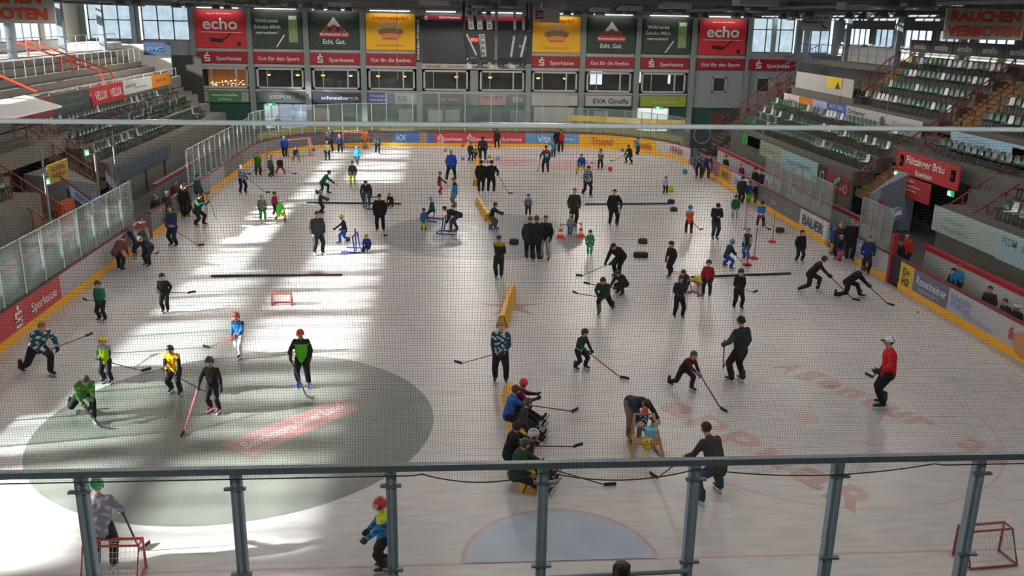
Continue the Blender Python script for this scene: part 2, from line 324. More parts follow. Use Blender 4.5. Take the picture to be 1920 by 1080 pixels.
# ------------------------------------------------------------ far wall banners
def banner(name,label,cx,z0,z1,W,col,y=FY-.42,cat='banner',texts=(),fn=None,group=None,frame=None):
    root=thing(name,label,cat,(cx,y,z0),group)
    MB().slab((cx,y,(z0+z1)/2),X,Z,W,z1-z0,.08).build('panel',M(col,.6,0,.06,1),root)
    for t,dx,z,H,Wd,c in texts: MB().text(t,(cx+dx,y,z),X,Z,H,Wd,off=.03).build('lettering',M(c,.6,0,0),root)
    if fn: fn(root,cx,y-.035,z0,z1)
    return root
def skasse(root,cx,y,z,s,c='dfd6d4',d=None,r=X,u=Z,org=None):   # stylised S with a dot above
    g=MB(); o=org or V((cx,y,z)); 
    def q(x0,z0,x1,z1): g.slab(o+r*((x0+x1)/2*s)+u*((z0+z1)/2*s),r,u,(x1-x0)*s,(z1-z0)*s,.006)
    q(-.45,.3,.45,.5);q(-.45,.3,-.22,-.02);q(-.45,-.1,.45,.1);q(.22,.0,.45,-.4);q(-.45,-.5,.45,-.3)
    pts=[o+r*(.17*s*math.cos(a))+u*((.72+.17*math.sin(a))*s) for a in [2*math.pi*k/12 for k in range(12)]]; g.poly(pts)
    g.build('emblem',M(c,.6,0,0),root)
def echo_fn(root,cx,y,z0,z1):
    g=MB(); g.bar((cx+.9,y,8.0),(cx+.1,y,7.35),.12,.02,upv=(0,1,0)); g.bar((cx+.15,y,7.35),(cx-.9,y,7.45),.3,.02,upv=(0,1,0)); g.disc((cx+1.5,y,7.1),.2,16,axis='y'); g.build('hockey_stick_picture',BLK,root)
    MB().slab((cx,y,8.05),X,Z,3.6,.04,.01).build('line',WHITE,root)
def berg_fn(root,cx,y,z0,z1):
    MB().poly([V((cx-1,y,8.2)),V((cx+1,y,8.2)),V((cx,y,9.45))]).build('mountain_picture',M('c9ccc8',.6,0,.3,3),root)
    g=MB(); 
    for a,b in ((-.6,.32),(0,.42),(.6,.32)): g.poly([V((cx+a+b*math.cos(t),y-.01,8.4+b*math.sin(t))) for t in [k*.52 for k in range(12)]])
    g.build('roof_picture',M('7c3a30',.6,0,.4,6),root)
    MB().slab((cx,y-.02,8.0),X,Z,2.5,.42,.01).build('logo_box',M('b53028',.6,0,.05),root)
    MB().text('Berchtesgadener Land',(cx,y-.03,8.0),X,Z,.26,2.3).build('lettering',WHITE,root)
def schoko_fn(root,cx,y,z0,z1):
    MB().slab((cx+1.35,y,8.4),X,Z,.75,2.2,.02).build('carton_picture',M('7e9a62',.6,0,.5,4),root)
    MB().slab((cx+1.35,y-.02,9.3),X,Z,.6,.3,.02).build('carton_top_picture',WHITE,root)
    g=MB(); g.bar((cx-.1,y,6.9),(cx+.6,y,7.9),.1,.02,upv=(0,1,0)); g.build('stick_picture',WHITE,root)
def burger_fn(root,cx,y,z0,z1):
    def el(z,a,b,c,n,h=1): g=MB(); g.poly([V((cx+a*math.cos(t),y-.004*h,z+b*math.sin(t))) for t in [k*math.pi/10 for k in range(20)]]); g.build(n,M(c,.6,0,.2,4),root)
    el(8.55,.95,.62,'c99a72','bun_picture'); el(8.35,1.1,.25,'5f7a3a','salad_picture',2); el(8.2,1.05,.2,'a04a2c','patty_picture',3); el(7.95,.85,.24,'d08a4c','bun_picture',4)
    MB().text('Hamburger',(cx,y-.03,7.72),X,Z,.25,1.3).build('lettering',RED,root)
    MB().text('Die Burgerei der Region',(cx,y-.03,7.15),X,Z,.2,2.3).build('lettering',M('b8641c',.6,0,0),root)
def bay(i): return (XC[i]+XC[i+1])/2
BW=4.2
for i,pl in ((0,'far left'),(8,'right of the green banners')):
    banner('hanging_banner','large red echo banner with hockey stick picture, '+pl,bay(i),6.78,9.8,BW,'c22a33',texts=[('echo',0,8.75,.95,2.9,'e8e4dc'),('Sport Immobilien',0,9.55,.16,2.0,'e8c8c4')],fn=echo_fn)
for i,pl in ((1,'beside the left echo banner'),(7,'beside the right echo banner')):
    banner('hanging_banner','dark green chocolate milk banner '+pl,bay(i),6.78,9.8,BW,'2c3b34',texts=[('Wohl zuviel',-.85,9.05,.3,1.9,'c6ccc4'),('Schoko-Milch',-.8,8.55,.32,2.2,'c6ccc4'),('getrunken?',-.85,8.05,.32,1.9,'c6ccc4')],fn=schoko_fn)
for i,pl in ((2,'left of the scoreboard screen'),(6,'right of the scoreboard screen')):
    banner('hanging_banner','dark green mountain dairy banner '+pl,bay(i),6.78,9.8,BW,'27342e',texts=[('Echt. Gut.',0,7.42,.4,1.9,'d0d2cc')],fn=berg_fn)
for i,pl in ((3,'left'),(5,'right')):
    banner('hanging_banner','yellow burger banner on the %s edge of the big screen'%pl,bay(i),6.78,9.8,BW,'e3a90c',texts=[('Heimstark!',0,9.45,.36,2.9,'c04a1c')],fn=burger_fn)
for i,t in enumerate(['S','Gut für den Sport','S','Gut für die Region.',0,'S','Gut für die Region.','S','Gut für den Sport','S']):
    if not t: continue
    nm={0:'under the left echo banner',1:'under the left chocolate milk banner',2:'under the left mountain banner',3:'under the left burger banner',5:'under the right burger banner',6:'under the right mountain banner',7:'under the right chocolate milk banner',8:'under the right echo banner',9:'under the far right window'}[i]
    r=banner('bank_banner',('dark red bank banner with emblem ' if t=='S' else 'dark red bank slogan banner ')+nm,bay(i),5.52,6.46,BW+.1,'8c1420',y=FY-.4,texts=[('Sparkasse',.55,5.86,.42,2.1,'cdbab8')] if t=='S' else [(t,0,5.9,.42,3.5,'cdbab8')],group='red bank banners across the far wall')
    if t=='S': skasse(r,bay(i)-1.25,FY-.45,5.92,.52)
for i in range(10):
    if i==4: xs_=(-1.9,2.9)
    else: xs_=(bay(i),)
    for x in xs_:
        tag(MB().box((x-1.7,FY-.85,9.98),(x+1.7,FY-.75,10.06)).build('strip_light',M('fff6e8',.4,0,0,1,0,1.5)),'slim strip light under the roof above the far wall banners','lamp','strip lights above the banners')
        l=bpy.data.lights.new('strip_light_glow','AREA'); l.shape='RECTANGLE'; l.size=3.4; l.size_y=.2; l.energy=19; l.color=(1,.95,.88); o=link(bpy.data.objects.new('strip_light_glow',l)); o.location=(x,FY-.9,9.95); o.rotation_euler=(rad(32),0,0)
# big screen
r=thing('video_screen','large dark video screen in the middle of the far wall','screen',(.5,FY-.5,5.75))
MB().slab((.5,FY-.5,7.55),X,Z,9.0,3.6,.2).build('screen_panel',M('151a20',.4,0,.05),r); MB().slab((.5,FY-.5,9.55),X,Z,9.0,.42,.2).build('header_strip',M('7c1420',.5),r)
MB().slab((-.8,FY-.46,7.7),X,Z,3.2,2.6,.25).build('dark_pane',M('1d242c',.4),r)
MB().text('Sparkasse',(-1.6,FY-.5,9.55),X,Z,.26,1.8,off=.03).build('lettering',M('cdbab8'),r); skasse(r,-3.6,FY-.52,9.5,.26)
banner('side_sign','narrow dark vertical strip with white letters left of the screen',-4.3,5.8,9.6,.42,'20262a',y=FY-.42,cat='sign')
MB().text('STAHLBAU STUMBECK',(-4.3,FY-.43,7.7),Z,-X,.22,3.4,off=.02).build('lettering',WHITE,bpy.data.objects['side_sign'])
banner('side_sign','narrow dark vertical strip right of the screen',5.3,5.8,9.6,.42,'2a2f33',y=FY-.42,cat='sign')
banner('sponsor_strip','long pale strip of small sponsor signs under the screen',.5,5.25,5.7,9,'aaa59a',y=FY-.42,cat='sign',texts=[('Schmidt',-3.5,5.48,.22,1.3,'7c3a30'),('Auto Eder',-1.6,5.48,.22,1.5,'8a6a30'),('Stumbeck',.6,5.48,.26,1.8,'34363a'),('METALLBAU',3.4,5.48,.26,1.6,'34363a')])
# window band with three part frames
GL=M('3c4340',.15,0,.4,1.2)
def roomwin(i,cx,W,warm=False,bright=False):
    o=window(cx-W/2,cx+W/2,3.4,5.15,'y',FY-.05,1,(),PANE,M('aab0ae',.6),.16,'pale framed lounge window in the far wall',.2)
    g=MB(); 
    for s in(-1,1): g.box((cx+s*W*.26-.09,FY-.16,3.4),(cx+s*W*.269,FY+.04,5.15))
    g.build('mullion',M('aab0ae',.6),o)
for i in (0,1,2,3,5,6,7): roomwin(i,bay(i),4.0)
roomwin(4,-1.95,3.9); roomwin(4,3.0,3.9)
PEND=M('ffb84a',.4,0,0,1,0,5)
for x in (-17.4,-14.9,-12.7,-10.3,-7.9,-5.6,-1.0,2.0,6.3,8.7):
    g=MB(); g.lathe([(.02,.2),(.08,.16),(.24,.02),(.22,0)],(x,FY+1,4.55),12); g.tube([(x,FY+1,4.7),(x,FY+1,5.25)],.012,5)
    r=thing('pendant_lamp','warm glowing pendant lamp behind the lounge window','lamp',(x,FY+1,4.5),'pendant lamps in the far lounge'); g.build('lamp_shade',M('6b5a3a',.5),r); MB().ball((x,FY+1,4.52),.17,10,sc=(1,1,.6)).build('bulb',PEND,r)
r=thing('lit_backdrop','amber lit interior with small lights in the far left lounge window','interior',(bay(0),FY+2,3.3)); MB().slab((bay(0)+.1,FY+2,4.2),X,Z,4.0,1.8,.05).build('panel',M('8a4f1c',.6,0,.6,3,0,.45),r)
g=MB()
for k in range(46): g.ball((bay(0)+R.uniform(-1.7,1.7),FY+1.7,R.uniform(3.45,3.95)),.045,6)
g.build('fairy_lights',M('ffe09a',.4,0,0,1,0,4),r)
for k,(x,z,w_,h) in enumerate(((11.8,4.5,1.1,1.2),(15.7,4.6,.5,1.0),(18.6,4.5,.22,.9))):
    tag(MB().slab((x,FY+2.6,z),X,Z,w_,h,.05).build('bright_window_beyond',M('e8ecf0',.6,0,.4,2,0,1.2)),('small bright window seen through the lounge, '+['widest','beside a column','narrowest'][k]),'window')
for x in (bay(8)+.1,bay(9)-.6):
    window(x-.65,x+.65,3.5,4.9,'y',FY-.08,1,(),GL,M('9fa5a3',.6),.14,'small dark square window in the far right wall',.14)
# lower banners and ground floor
low=[(0,'3d7a48',[('Unsere Kinderbar',0,2.85,.22,2.2,'c8d6c4'),('in Pürten',0,2.5,.2,1.1,'c8d6c4')],'green banner with two small pictures low on the far left wall'),
(1,'3a4444',[('EISSPORT',.2,2.7,.3,2.2,'6c7674')],'dark grey banner above the left glass doors'),
(2,'2a3342',[('schneeberg.it',.3,2.65,.42,3.2,'b9c2cc')],'dark banner with white web address low on the far wall'),
(4.2,'4a4a48',[('wir bauen',.3,2.7,.25,1.6,'b9a860')],'dark brown sign with a yellow logo below the screen'),
(5,'b3aaa8',[('Der Bäcker',0,2.65,.35,2.2,'c09a94')],'pale banner with two faded red logos low on the far wall'),
(6,'a8aaa6',[('EVA Giraffe',.2,2.65,.42,3.2,'3a3c3c')],'pale grey Giraffe banner low on the far wall'),
(7,'8a9a2c',[('Stadtwerke',0,2.65,.3,2.2,'9fb07a')],'olive green banner above the right glass doors')]
for i,c,t,l in low:
    cx=bay(int(i)) if i!=4.2 else -1.9
    banner('low_banner',l,cx,2.22,3.12,4.1,c,y=FY-.42,texts=t)
for dx in (-1.7,1.7): MB().slab((bay(0)+dx,FY-.45,2.67),X,Z,.6,.8,.02).build('picture',M('8f948f',.6,0,.6,6),bpy.data.objects['low_banner'])
banner('low_banner','blue bank banner with white letters low on the far wall',bay(3)-.95,2.22,3.12,2.2,'4a5a8c',texts=[('Hotel',-.3,2.9,.2,1.2,'b9c2dc'),('WENDELS',-.3,2.55,.22,1.4,'b9c2dc')])
banner('low_banner','white banner beside the blue one low on the far wall',bay(3)+1.2,2.22,3.12,1.9,'9da1a1',texts=[('S/S',-.3,2.7,.4,.8,'4a4c50')])
banner('low_banner','red and white narrow banner below the screen',2.2,2.22,3.12,2.3,'b08a8a',texts=[('SPORT',0,2.85,.3,1.8,'8c2028')])
banner('low_banner','black and white small banner right of the red one',4.4,2.22,3.12,1.5,'5b5e60',texts=[('EDV',0,2.7,.4,.9,'c8c8c8')])
g=MB(); g.box((XC[0],FY-.1,-.05),(XC[10],FY,2.15)); struct('wall_ground_floor',g,M('1f4a3c',.7,0,.15,.7),'dark green ground floor of the far wall')
def door(cx,W,c='b9c0c4',em=.9,label='bright glazed double door'):
    wi[0]+=1
    g=MB(); y=FY-.16
    for a in (-W/2,0,W/2): g.box((cx+a-.05,y,0),(cx+a+.05,y+.06,2.1))
    g.box((cx-W/2,y,2.03),(cx+W/2,y+.06,2.12)); g.box((cx-W/2,y,.95),(cx+W/2,y+.05,1.02)); o=struct('door_%d'%wi[0],g,M('c4c8c8',.5),label)
    MB().box((cx-W/2,y+.03,0),(cx+W/2,y+.05,2.05)).build('pane',M(c,.3,0,.7,1.2,0,em),o)
door(bay(1)-.9,1.2,'9fb4c4',1.0,'bright glazed door below the exit sign, left'); door(bay(1)+1.0,2.4,'8494b4',.8,'bluish glazed double door, left'); door(bay(7)-.9,3.0,'c9cfd0',1.0,'bright glazed double door below the exit sign, right')
for cx,c in ((bay(2)-1.3,'8f8480'),(bay(3)+1.2,'8a9088'),(bay(4)-3.4,'9a9c98'),(bay(4)-1.9,'8f9490'),(bay(4)-.3,'3f5450'),(bay(4)+1.9,'3f5c54'),(bay(4)+3.9,'6f7a78'),(bay(6)-.6,'7a8480'),(bay(8)+.1,'5c4034')):
    banner('wall_board','framed notice board on the green ground floor wall',cx,.7,1.75,1.3,c,y=FY-.14,cat='board',group='notice boards on the ground floor wall')
banner('serving_hatch','closed pale roller shutter with a red counter on the ground floor',bay(5),.5,2.05,3.6,'a8a4a0',y=FY-.2,cat='shutter')
MB().box((bay(5)-1.8,FY-.6,.3),(bay(5)+1.8,FY-.2,.75)).build('counter',M('8c3a30'),bpy.data.objects['serving_hatch'])
def exitsign(P,r,label,w_=.45):
    r0=thing('exit_sign',label,'sign',P); u=Z; g=MB(); g.slab(P,r,u,w_,.24,.08); g.build('light_box',M('2ca86a',.4,0,0,1,0,.9),r0)
    g=MB(); n=V(r).cross(u); P=V(P)+n*.01; r=V(r)
    g.ball(P+r*-.02+u*.06,.025,6); g.bar(P+u*.04,P-u*.03+r*.02,.03); g.bar(P-u*.03+r*.02,P-u*.09+r*.08,.02); g.bar(P-u*.03+r*.02,P-u*.09-r*.06,.02); g.slab(P-r*.15,r,u,.08,.16,.005); g.build('running_figure',M('eafff2',.4,0,0,1,0,1.5),r0)
exitsign((bay(1)-.9,FY-.2,2.05),X,'green exit sign above the left glass door',.8); exitsign((bay(7)-.9+.6,FY-.2,2.1),X,'green exit sign above the right glass doors',.8)
# ------------------------------------------------------------ boards round the ice
BH=1.12
def offs(P,n,d): return P+n*d
def boardrun(pts,name,label,col,texts=(),em=None,kick=True,capc='6e1d20',group=None,kickc=YEL):
    root=thing(name,label,'board',tuple((pts[0]+pts[-1])/2),group); T=.14
    nr=[]
    for i in range(len(pts)):
        d=(pts[min(i+1,len(pts)-1)]-pts[max(i-1,0)]).normalized(); nr.append(V((-d.y,d.x,0)))   # points to the outside
    def strip(z0,z1,t0,t1,nm,mt):
        g=MB()
        for i in range(len(pts)-1):
            a,b=pts[i],pts[i+1];na,nb=nr[i],nr[i+1]
            q=[a+na*t0,b+nb*t0,b+nb*t1,a+na*t1]; g.hexa([p+Z*z0 for p in q]+[p+Z*z1 for p in q])
        return g.build(nm,mt,root)
    strip(-.05,BH-.06,.02,T,'panel',M(col,.45,0,.06,.8)); strip(BH-.06,BH,0,T+.03,'cap_rail',M(capc,.5))
    if kick: strip(-.05,.24,0,.03,'kick_strip',kickc)
    for t,frac,z,H,W,c in texts:
        tot=sum((pts[i+1]-pts[i]).length for i in range(len(pts)-1)); s=frac*tot; 
        for i in range(len(pts)-1):
            L=(pts[i+1]-pts[i]).length
            if s<=L or i==len(pts)-2: break
            s-=L
        d=(pts[i+1]-pts[i]).normalized(); c0=pts[i]+d*s+V((-d.y,d.x,0))*.0+Z*z
        if t=='EMB': skasse(root,0,0,0,H,c,None,d,Z,c0)
        else: MB().text(t,c0,d,Z,H,W,off=.012+(W*W/68 if len(pts)>3 else 0)).build('lettering',M(c,.5,0,0),root)
    return root
# outline travelled so that the ice lies on the right hand (left side going away, far end rightwards, right side coming back)
def outline(n=10):
    P=[V((-15,-21.5,0)),V((-15,21.5,0))]; P+=[V((-6.5-8.5*math.cos(rad(a)),21.5+8.5*math.sin(rad(a)),0)) for a in [90*i/n for i in range(1,n+1)]]
    P+=[V((6.5,30,0))]; P+=[V((6.5+8.5*math.sin(rad(a)),21.5+8.5*math.cos(rad(a)),0)) for a in [90*i/n for i in range(1,n+1)]]; P+=[V((15,-21.5,0))]
    P+=[V((6.5+8.5*math.cos(rad(a)),-21.5-8.5*math.sin(rad(a)),0)) for a in [90*i/n for i in range(1,n+1)]]; P+=[V((-6.5,-30,0))]
    P+=[V((-6.5-8.5*math.sin(rad(a)),-21.5-8.5*math.cos(rad(a)),0)) for a in [90*i/n for i in range(1,n+1)]]
    return P
OL=outline(); CUM=[0]
for i in range(len(OL)-1): CUM.append(CUM[-1]+(OL[i+1]-OL[i]).length)
def at_s(s):
    for i in range(len(OL)-1):
        if s<=CUM[i+1]+1e-6: return OL[i]+(OL[i+1]-OL[i])*((s-CUM[i])/(CUM[i+1]-CUM[i]))
    return OL[-1]
def run(s0,s1): return [at_s(s0)]+[OL[i] for i in range(len(OL)) if s0+.01<CUM[i]<s1-.01]+[at_s(s1)]
def sY(y): return y+21.5                     # along the left side
A=8.5*math.pi/2; S1=43; S2=CUM[11]; S3=CUM[12]; S4=CUM[22]; S5=CUM[23]; 
def sX(x): return S2+(x+6.5)                 # along the far end
def sR(y): return S4+(21.5-y)                # along the right side
PINK='b23a40'
boardrun(run(0,sY(-10.2)),'dasher_board','bright red bank board nearest on the left side',PINK,[('Sparkasse',.88,.58,.38,1.9,'d8c4c4'),('EMB',.72,.55,.5,0,'d8c4c4'),('Sparkasse',.48,.58,.38,1.9,'d8c4c4'),('EMB',.3,.55,.5,0,'d8c4c4')],capc='2b2b2d')
boardrun(run(sY(-10.2),sY(-5.6)),'dasher_board','plain pale grey board beyond the red one on the left side','a5a2a2')
boardrun(run(sY(-5.6),sY(-2.3)),'dasher_board','pale board with small dark writing beside the left gate','9a9896',[('IGLU',.6,.6,.5,1.6,'4a4656')])
boardrun(run(sY(-.3),sY(4.2)),'dasher_board','low grey gate board behind the group on the left','6f6d6c')
boardrun(run(sY(6.2),sY(10.2)),'dasher_board','blue grey board past the left gate','7b808c')
boardrun(run(sY(10.2),sY(13.6)),'dasher_board','light grey board in the middle of the left side','96949a')
boardrun(run(sY(13.6),sY(18.5)),'dasher_board','brownish grey board before the far left corner','6a6264')
boardrun(run(sY(18.5),S1+5),'dasher_board','grey board at the start of the far left curve','77747a')
boardrun(run(S1+5,S1+9.5),'dasher_board','dark violet grey board in the far left curve','5c5661')
boardrun(run(S1+9.5,S2+.6),'dasher_board','dark grey board behind the small orange goal','5a555e',[('www.stadtwerke.de',.55,.65,.3,2.2,'77737c')])
boardrun(run(S2+.6,sX(-5.0)+.4) if False else run(S1+A+.02,S1+A+.5),'dasher_board','narrow dark board piece before the blue boards','55525c') if False else None
boardrun(run(S2+.6,sX(-4.0)),'dasher_board','blue board with light writing left of the red far boards','3f6da6',[('AOK',.25,.65,.45,.8,'b4c4dc')])
boardrun(run(sX(-4.0),sX(-3.4)+.0),'dasher_board','tiny brown board piece between blue boards','9a7a64')
boardrun(run(sX(-3.4),sX(-2.9)),'dasher_board','small deep blue board with a curl sign','3a62a0')
boardrun(run(sX(-2.9),sX(4.2)),'dasher_board','long red bank board across the far end',PINK,[('EMB',.05+.02,.5,.5,0,'d8c4c4'),('Sparkasse',.2,.52,.38,1.55,'d8c4c4'),('EMB',.39,.5,.5,0,'d8c4c4'),('Sparkasse',.53,.52,.38,1.55,'d8c4c4'),('EMB',.7,.5,.5,0,'d8c4c4'),('Sparkasse',.85,.52,.38,1.55,'d8c4c4')])
boardrun(run(sX(4.2),S3+1.9),'dasher_board','light blue vita board at the far end','5b8cb6',[('vita',.35,.62,.55,1.0,'d4e0ea'),('plan',.78,.6,.34,.9,'a8c4dc')])
boardrun(run(S3+1.9,S3+5.8),'dasher_board','yellow Truenda board at the start of the far right curve','d3a323',[('Truenda',.5,.58,.55,2.0,'a8502c')])
boardrun(run(S3+5.8,S3+8.5),'dasher_board','second yellow board with a brown oval name','d3a323',[('Truenda',.5,.58,.5,1.7,'a8502c')])
boardrun(run(S3+8.5,S4-.3),'dasher_board','white KATHREIN board in the far right curve','b9b4b6',[('KATHREIN',.5,.62,.45,2.3,'8c2a2c')])
boardrun(run(sR(19.6),sR(14.7)),'dasher_board','faded pink red board right of the far gate','9c6462')
boardrun(run(sR(14.7),sR(12.1)),'dasher_board','orange yellow board with dark figures on the right side','c08a30',[('BIKES',.5,.6,.4,1.4,'6a4a20')])
boardrun(run(sR(12.1),sR(8.7)),'dasher_board','white board with a blue mark on the right side','b4b6bc',[('UNI',.25,.6,.5,.9,'5a7ab0')])
boardrun(run(sR(8.7),sR(1.3)),'dasher_board','long dark grey board on the right side','5f5f66',[('elektro',.3,.65,.3,1.2,'8a8a90'),('Huber',.52,.65,.3,.9,'a89a50'),('Technik',.8,.65,.3,1.3,'8a8a90')])
boardrun(run(sR(1.3),sR(-1.9)),'dasher_board','white BAUER board with dark block letters','b4b4b6',[('BAUER',.5,.6,.5,2.4,'34383e')])
boardrun(run(sR(-4.9),sR(-6.9)),'dasher_board','short white and blue board left of the black gate','8a93a3',[('STERN',.35,.7,.35,1.1,'e0e4ea')])
boardrun(run(sR(-6.9),sR(-7.7)),'dasher_board','narrow white board piece with an orange mark beside the gate','a8a3a4')
r=boardrun(run(sR(-8.7),sR(-9.7)),'dasher_board','small yellow sign board right of the black gate','c4a82c',[('D+',.5,.75,.3,.5,'3a3420'),('H2',.5,.4,.3,.5,'3a3420')])
boardrun(run(sR(-9.7),sR(-12.1)),'dasher_board','blue grey Rosenheimer board on the near right side','5a6078',[('Rosenheimer',.55,.72,.32,2.0,'c4c6d0'),('EISSPORT',.5,.4,.14,1.4,'9a9cb0')])
boardrun(run(sR(-12.1),sR(-15.2)),'dasher_board','white board with small blue writing on the near right side','a3a5ad',[('SCHLOSS',.25,.8,.2,1.2,'6a7ab4'),('PORTAL',.27,.55,.2,1.2,'6a7ab4'),('die feine Adresse',.6,.4,.16,1.6,'8a8c98')])
r=boardrun(run(sR(-15.2),S5),'dasher_board','white feel board with an orange disc nearest on the right','aaa6a6',[('feelfit',.17,.66,.4,1.4,'9c4454')])
g=MB(); g.poly([V((14.985,-15.2-1.2+.55*math.cos(t)*-1,.5+.4*math.sin(t))) for t in [k*math.pi/10 for k in range(20)]]); g.build('orange_disc',M('b87a54',.5,0,.1),r)
boardrun(run(S5,CUM[-1]),'dasher_board','board round the near end of the ice below the glass','9c9a9a')
# glass panels on the boards
def screens(s0,s1,h,label,grp,step=2.0,postw=.06,pane=PLEXI,postm=STEEL,foot=BH,pr=1):
    n=max(1,round((s1-s0)/step))
    for k in range(n):
        a,b=at_s(s0+(s1-s0)*k/n),at_s(s0+(s1-s0)*(k+1)/n); d=(b-a).normalized(); nn=V((-d.y,d.x,0)); a=a+nn*.08;b=b+nn*.08
        r=thing('glass_screen',label,'screen',tuple(a+Z*foot),grp)
        MB().bar(a+Z*foot,a+Z*h,postw).build('post',postm,r)
        g=MB(); p,q=a+d*.035,b-d*.035; t=nn*.012; g.hexa([p-t+Z*foot,q-t+Z*foot,q+t+Z*foot,p+t+Z*foot,p-t+Z*h,q-t+Z*h,q+t+Z*h,p+t+Z*h]); g.build('pane',pane,r)
        if postm is not GALV: MB().bar(a+d*.035+Z*(h),b-d*.035+Z*(h),.035,.03).build('top_rail',postm,r)
PL2=glassmat('scuffed_acrylic',(.8,.86,.84),.12)
screens(sY(-21.4),sY(-2.2),2.85,'scuffed glass pane with bright steel post on the near left boards','near left glass screens',1.45,.07,PL2,M('c9cfd0',.35,.4))
screens(sY(6.2),S1,2.95,'glass pane with bright steel post on the far left boards','far left glass screens',1.2,.06,PLEXI,M('c9cfd0',.35,.4))
screens(S1,S2,3.2,'glass pane with bright post in the far left curve','far left corner glass screens',1.1,.06,PLEXI,M('c9cfd0',.35,.4))
screens(S2,S3+1,4.0,'tall glass pane with thin post behind the far goal','far end glass screens',2.0,.07)
screens(S3+1,S4-.6,3.0,'glass pane with thin post in the far right curve','far right corner glass screens',1.5,.045)
screens(sR(6.7),sR(-2),2.76,'glass pane with thin steel post on the right boards','right side glass screens',1.2,.05,PL2)
screens(sR(-4.9),sR(-7.6),2.76,'glass pane with thin post beside the right gate','right gate glass screens',1.0,.05,PL2)
# yellow ledge behind the far boards
g=MB(); prev=None
for k in range(40):
    s=S1+2+(S4-4-S1)*k/39; p=at_s(s); d=(at_s(s+.1)-p).normalized(); nn=V((-d.y,d.x,0)); q=p+nn*.25
    if prev is not None: g.bar(prev+Z*1.42,q+Z*1.42,.04,.4)
    prev=q
tag(g.build('yellow_padding',M('9a8c2a',.6)),'dull yellow padding strip behind the glass around the far end','padding')
g=MB(); g.bar((8,33,1.95),(17,31,1.8),.1,.45); tag(g.build('yellow_banner',M('c8a42c')),'yellow banner strip on the rail behind the far right glass','banner')
# near end glass wall, rails and safety net
for k,x in enumerate((-8.45,-6.56,-4.70,-2.79,-.87,1.09,2.99,4.91,6.85)):
    r=thing('glass_section','%s galvanised post and clear pane of the near glass wall'%['first','second','third','fourth','middle','sixth','seventh','eighth','last'][k]+', counted from the left','post',(x,-30.1,BH))
    g=MB(); g.box((x-.065,-30.15,BH),(x+.065,-30.03,4.1)); g.box((x-.02,-30.19,BH),(x+.02,-30.15,4.1)); g.build('upright',GALV,r)
    xn=(-8.45,-6.56,-4.70,-2.79,-.87,1.09,2.99,4.91,6.85,8.7)[k+1]
    MB().box((x+.07,-30.1,BH),(xn-.07,-30.085,4.08)).build('glass_pane',CLEAR,r)
    for z in (1.5,2.72,3.93):
        g=MB(); g.box((x-.13,-30.21,z-.015),(x+.13,-30.15,z+.015)); g.ball((x-.11,-30.2,z),.02,6); g.ball((x+.11,-30.2,z),.02,6); g.build('clip',M('6f7a80',.5,.5),r)
g=MB().bar((-10.5,-30.1,4.14),(9,-30.1,4.14),.09,.085); tag(g.build('top_rail',M('6b7a80',.5,.4)),'grey steel rail along the top of the near glass wall','rail')
g=MB().tube([(-10.5,-30.25,8.41),(9,-30.25,8.41)],.028,10); tag(g.build('net_pipe',M('dceef8',.3)),'pale blue pipe from which the safety net hangs','pipe')
def net():
    g=MB(); pit=.0325; x0,x1,zt=-10.2,8.8,8.375; t=.0012
    bays_=[-10.2,-6.56,-2.79,1.09,4.91,8.8]
    def bot(x):
        if -2.4<x<-.87: s=(x+2.4)/1.53; return 4.12-.13*4*s*(1-s)
        if -.87<=x<1.09: s=(x+.87)/1.96; return 4.12-.14*4*s*(1-s)
        if 1.09<=x<4.2: s=(x-1.09)/3.1; return 4.12-.13*4*s*(1-s)
        return 4.1
    def wx(x,z): return x+.012*math.sin(z*2.1+x*.7)+.006*math.sin(z*5+x*3)
    def wy(x,z): return -30.25+.02*math.sin(x*1.3+z)
    nx=int((x1-x0)/pit)
    zs=[zt-i*.9 for i in range(5)]
    for i in range(nx+1):
        x=x0+i*pit; b=bot(x); Z_=[z for z in zs if z>b+.1]+[b]; n=len(Z_); vs=[]
        for z in Z_:
            q=V((wx(x,z),wy(x,z),z)); vs+=[q+V((-t,0,0)),q+V((0,-t,0)),q+V((t,0,0)),q+V((0,t,0))]
        g.add(vs,[(k*4+j,k*4+(j+1)%4,(k+1)*4+(j+1)%4,(k+1)*4+j) for k in range(n-1) for j in range(4)])
    nz=int((zt-3.95)/pit)
    for i in range(nz):
        z=zt-i*pit; xx=[x0+k*.5 for k in range(39)]; seg=[]
        vs=[];n=0;fs=[]
        for k,x in enumerate(xx):
            q=V((wx(x,z),wy(x,z),z+.006*math.sin(x*2+i*.3))); vs+=[q+V((0,-t,0)),q+V((0,0,t)),q+V((0,t,0)),q+V((0,0,-t))]
        for k in range(len(xx)-1):
            if z<bot(xx[k]) or z<bot(xx[k+1]): continue
            fs+=[(k*4+j,k*4+(j+1)%4,(k+1)*4+(j+1)%4,(k+1)*4+j) for j in range(4)]
        g.add(vs,fs)
    r=thing('safety_net','fine dark safety net hanging from the pale pipe down to the glass wall','net',(0,-30.1,4.1))
    g.build('netting',M('2c2d30',.8,0,0),r)
    xx=[x0+k*.12 for k in range(int(19/.12))]; MB().tube([(x,-30.25,bot(x)) for x in xx],.009,5).build('edge_rope',BLK,r)
net()
g=MB().tube([(-.8,-30.3,2.62),(1.05,-30.3,2.66)],.03,8); tag(g.build('cross_pipe',M('7d878a',.4,.5)),'short horizontal steel pipe low between two glass wall posts','pipe')
r=thing('speaker_box','small black box on a pole behind the near glass wall','speaker',(.12,-30.5,2.5))
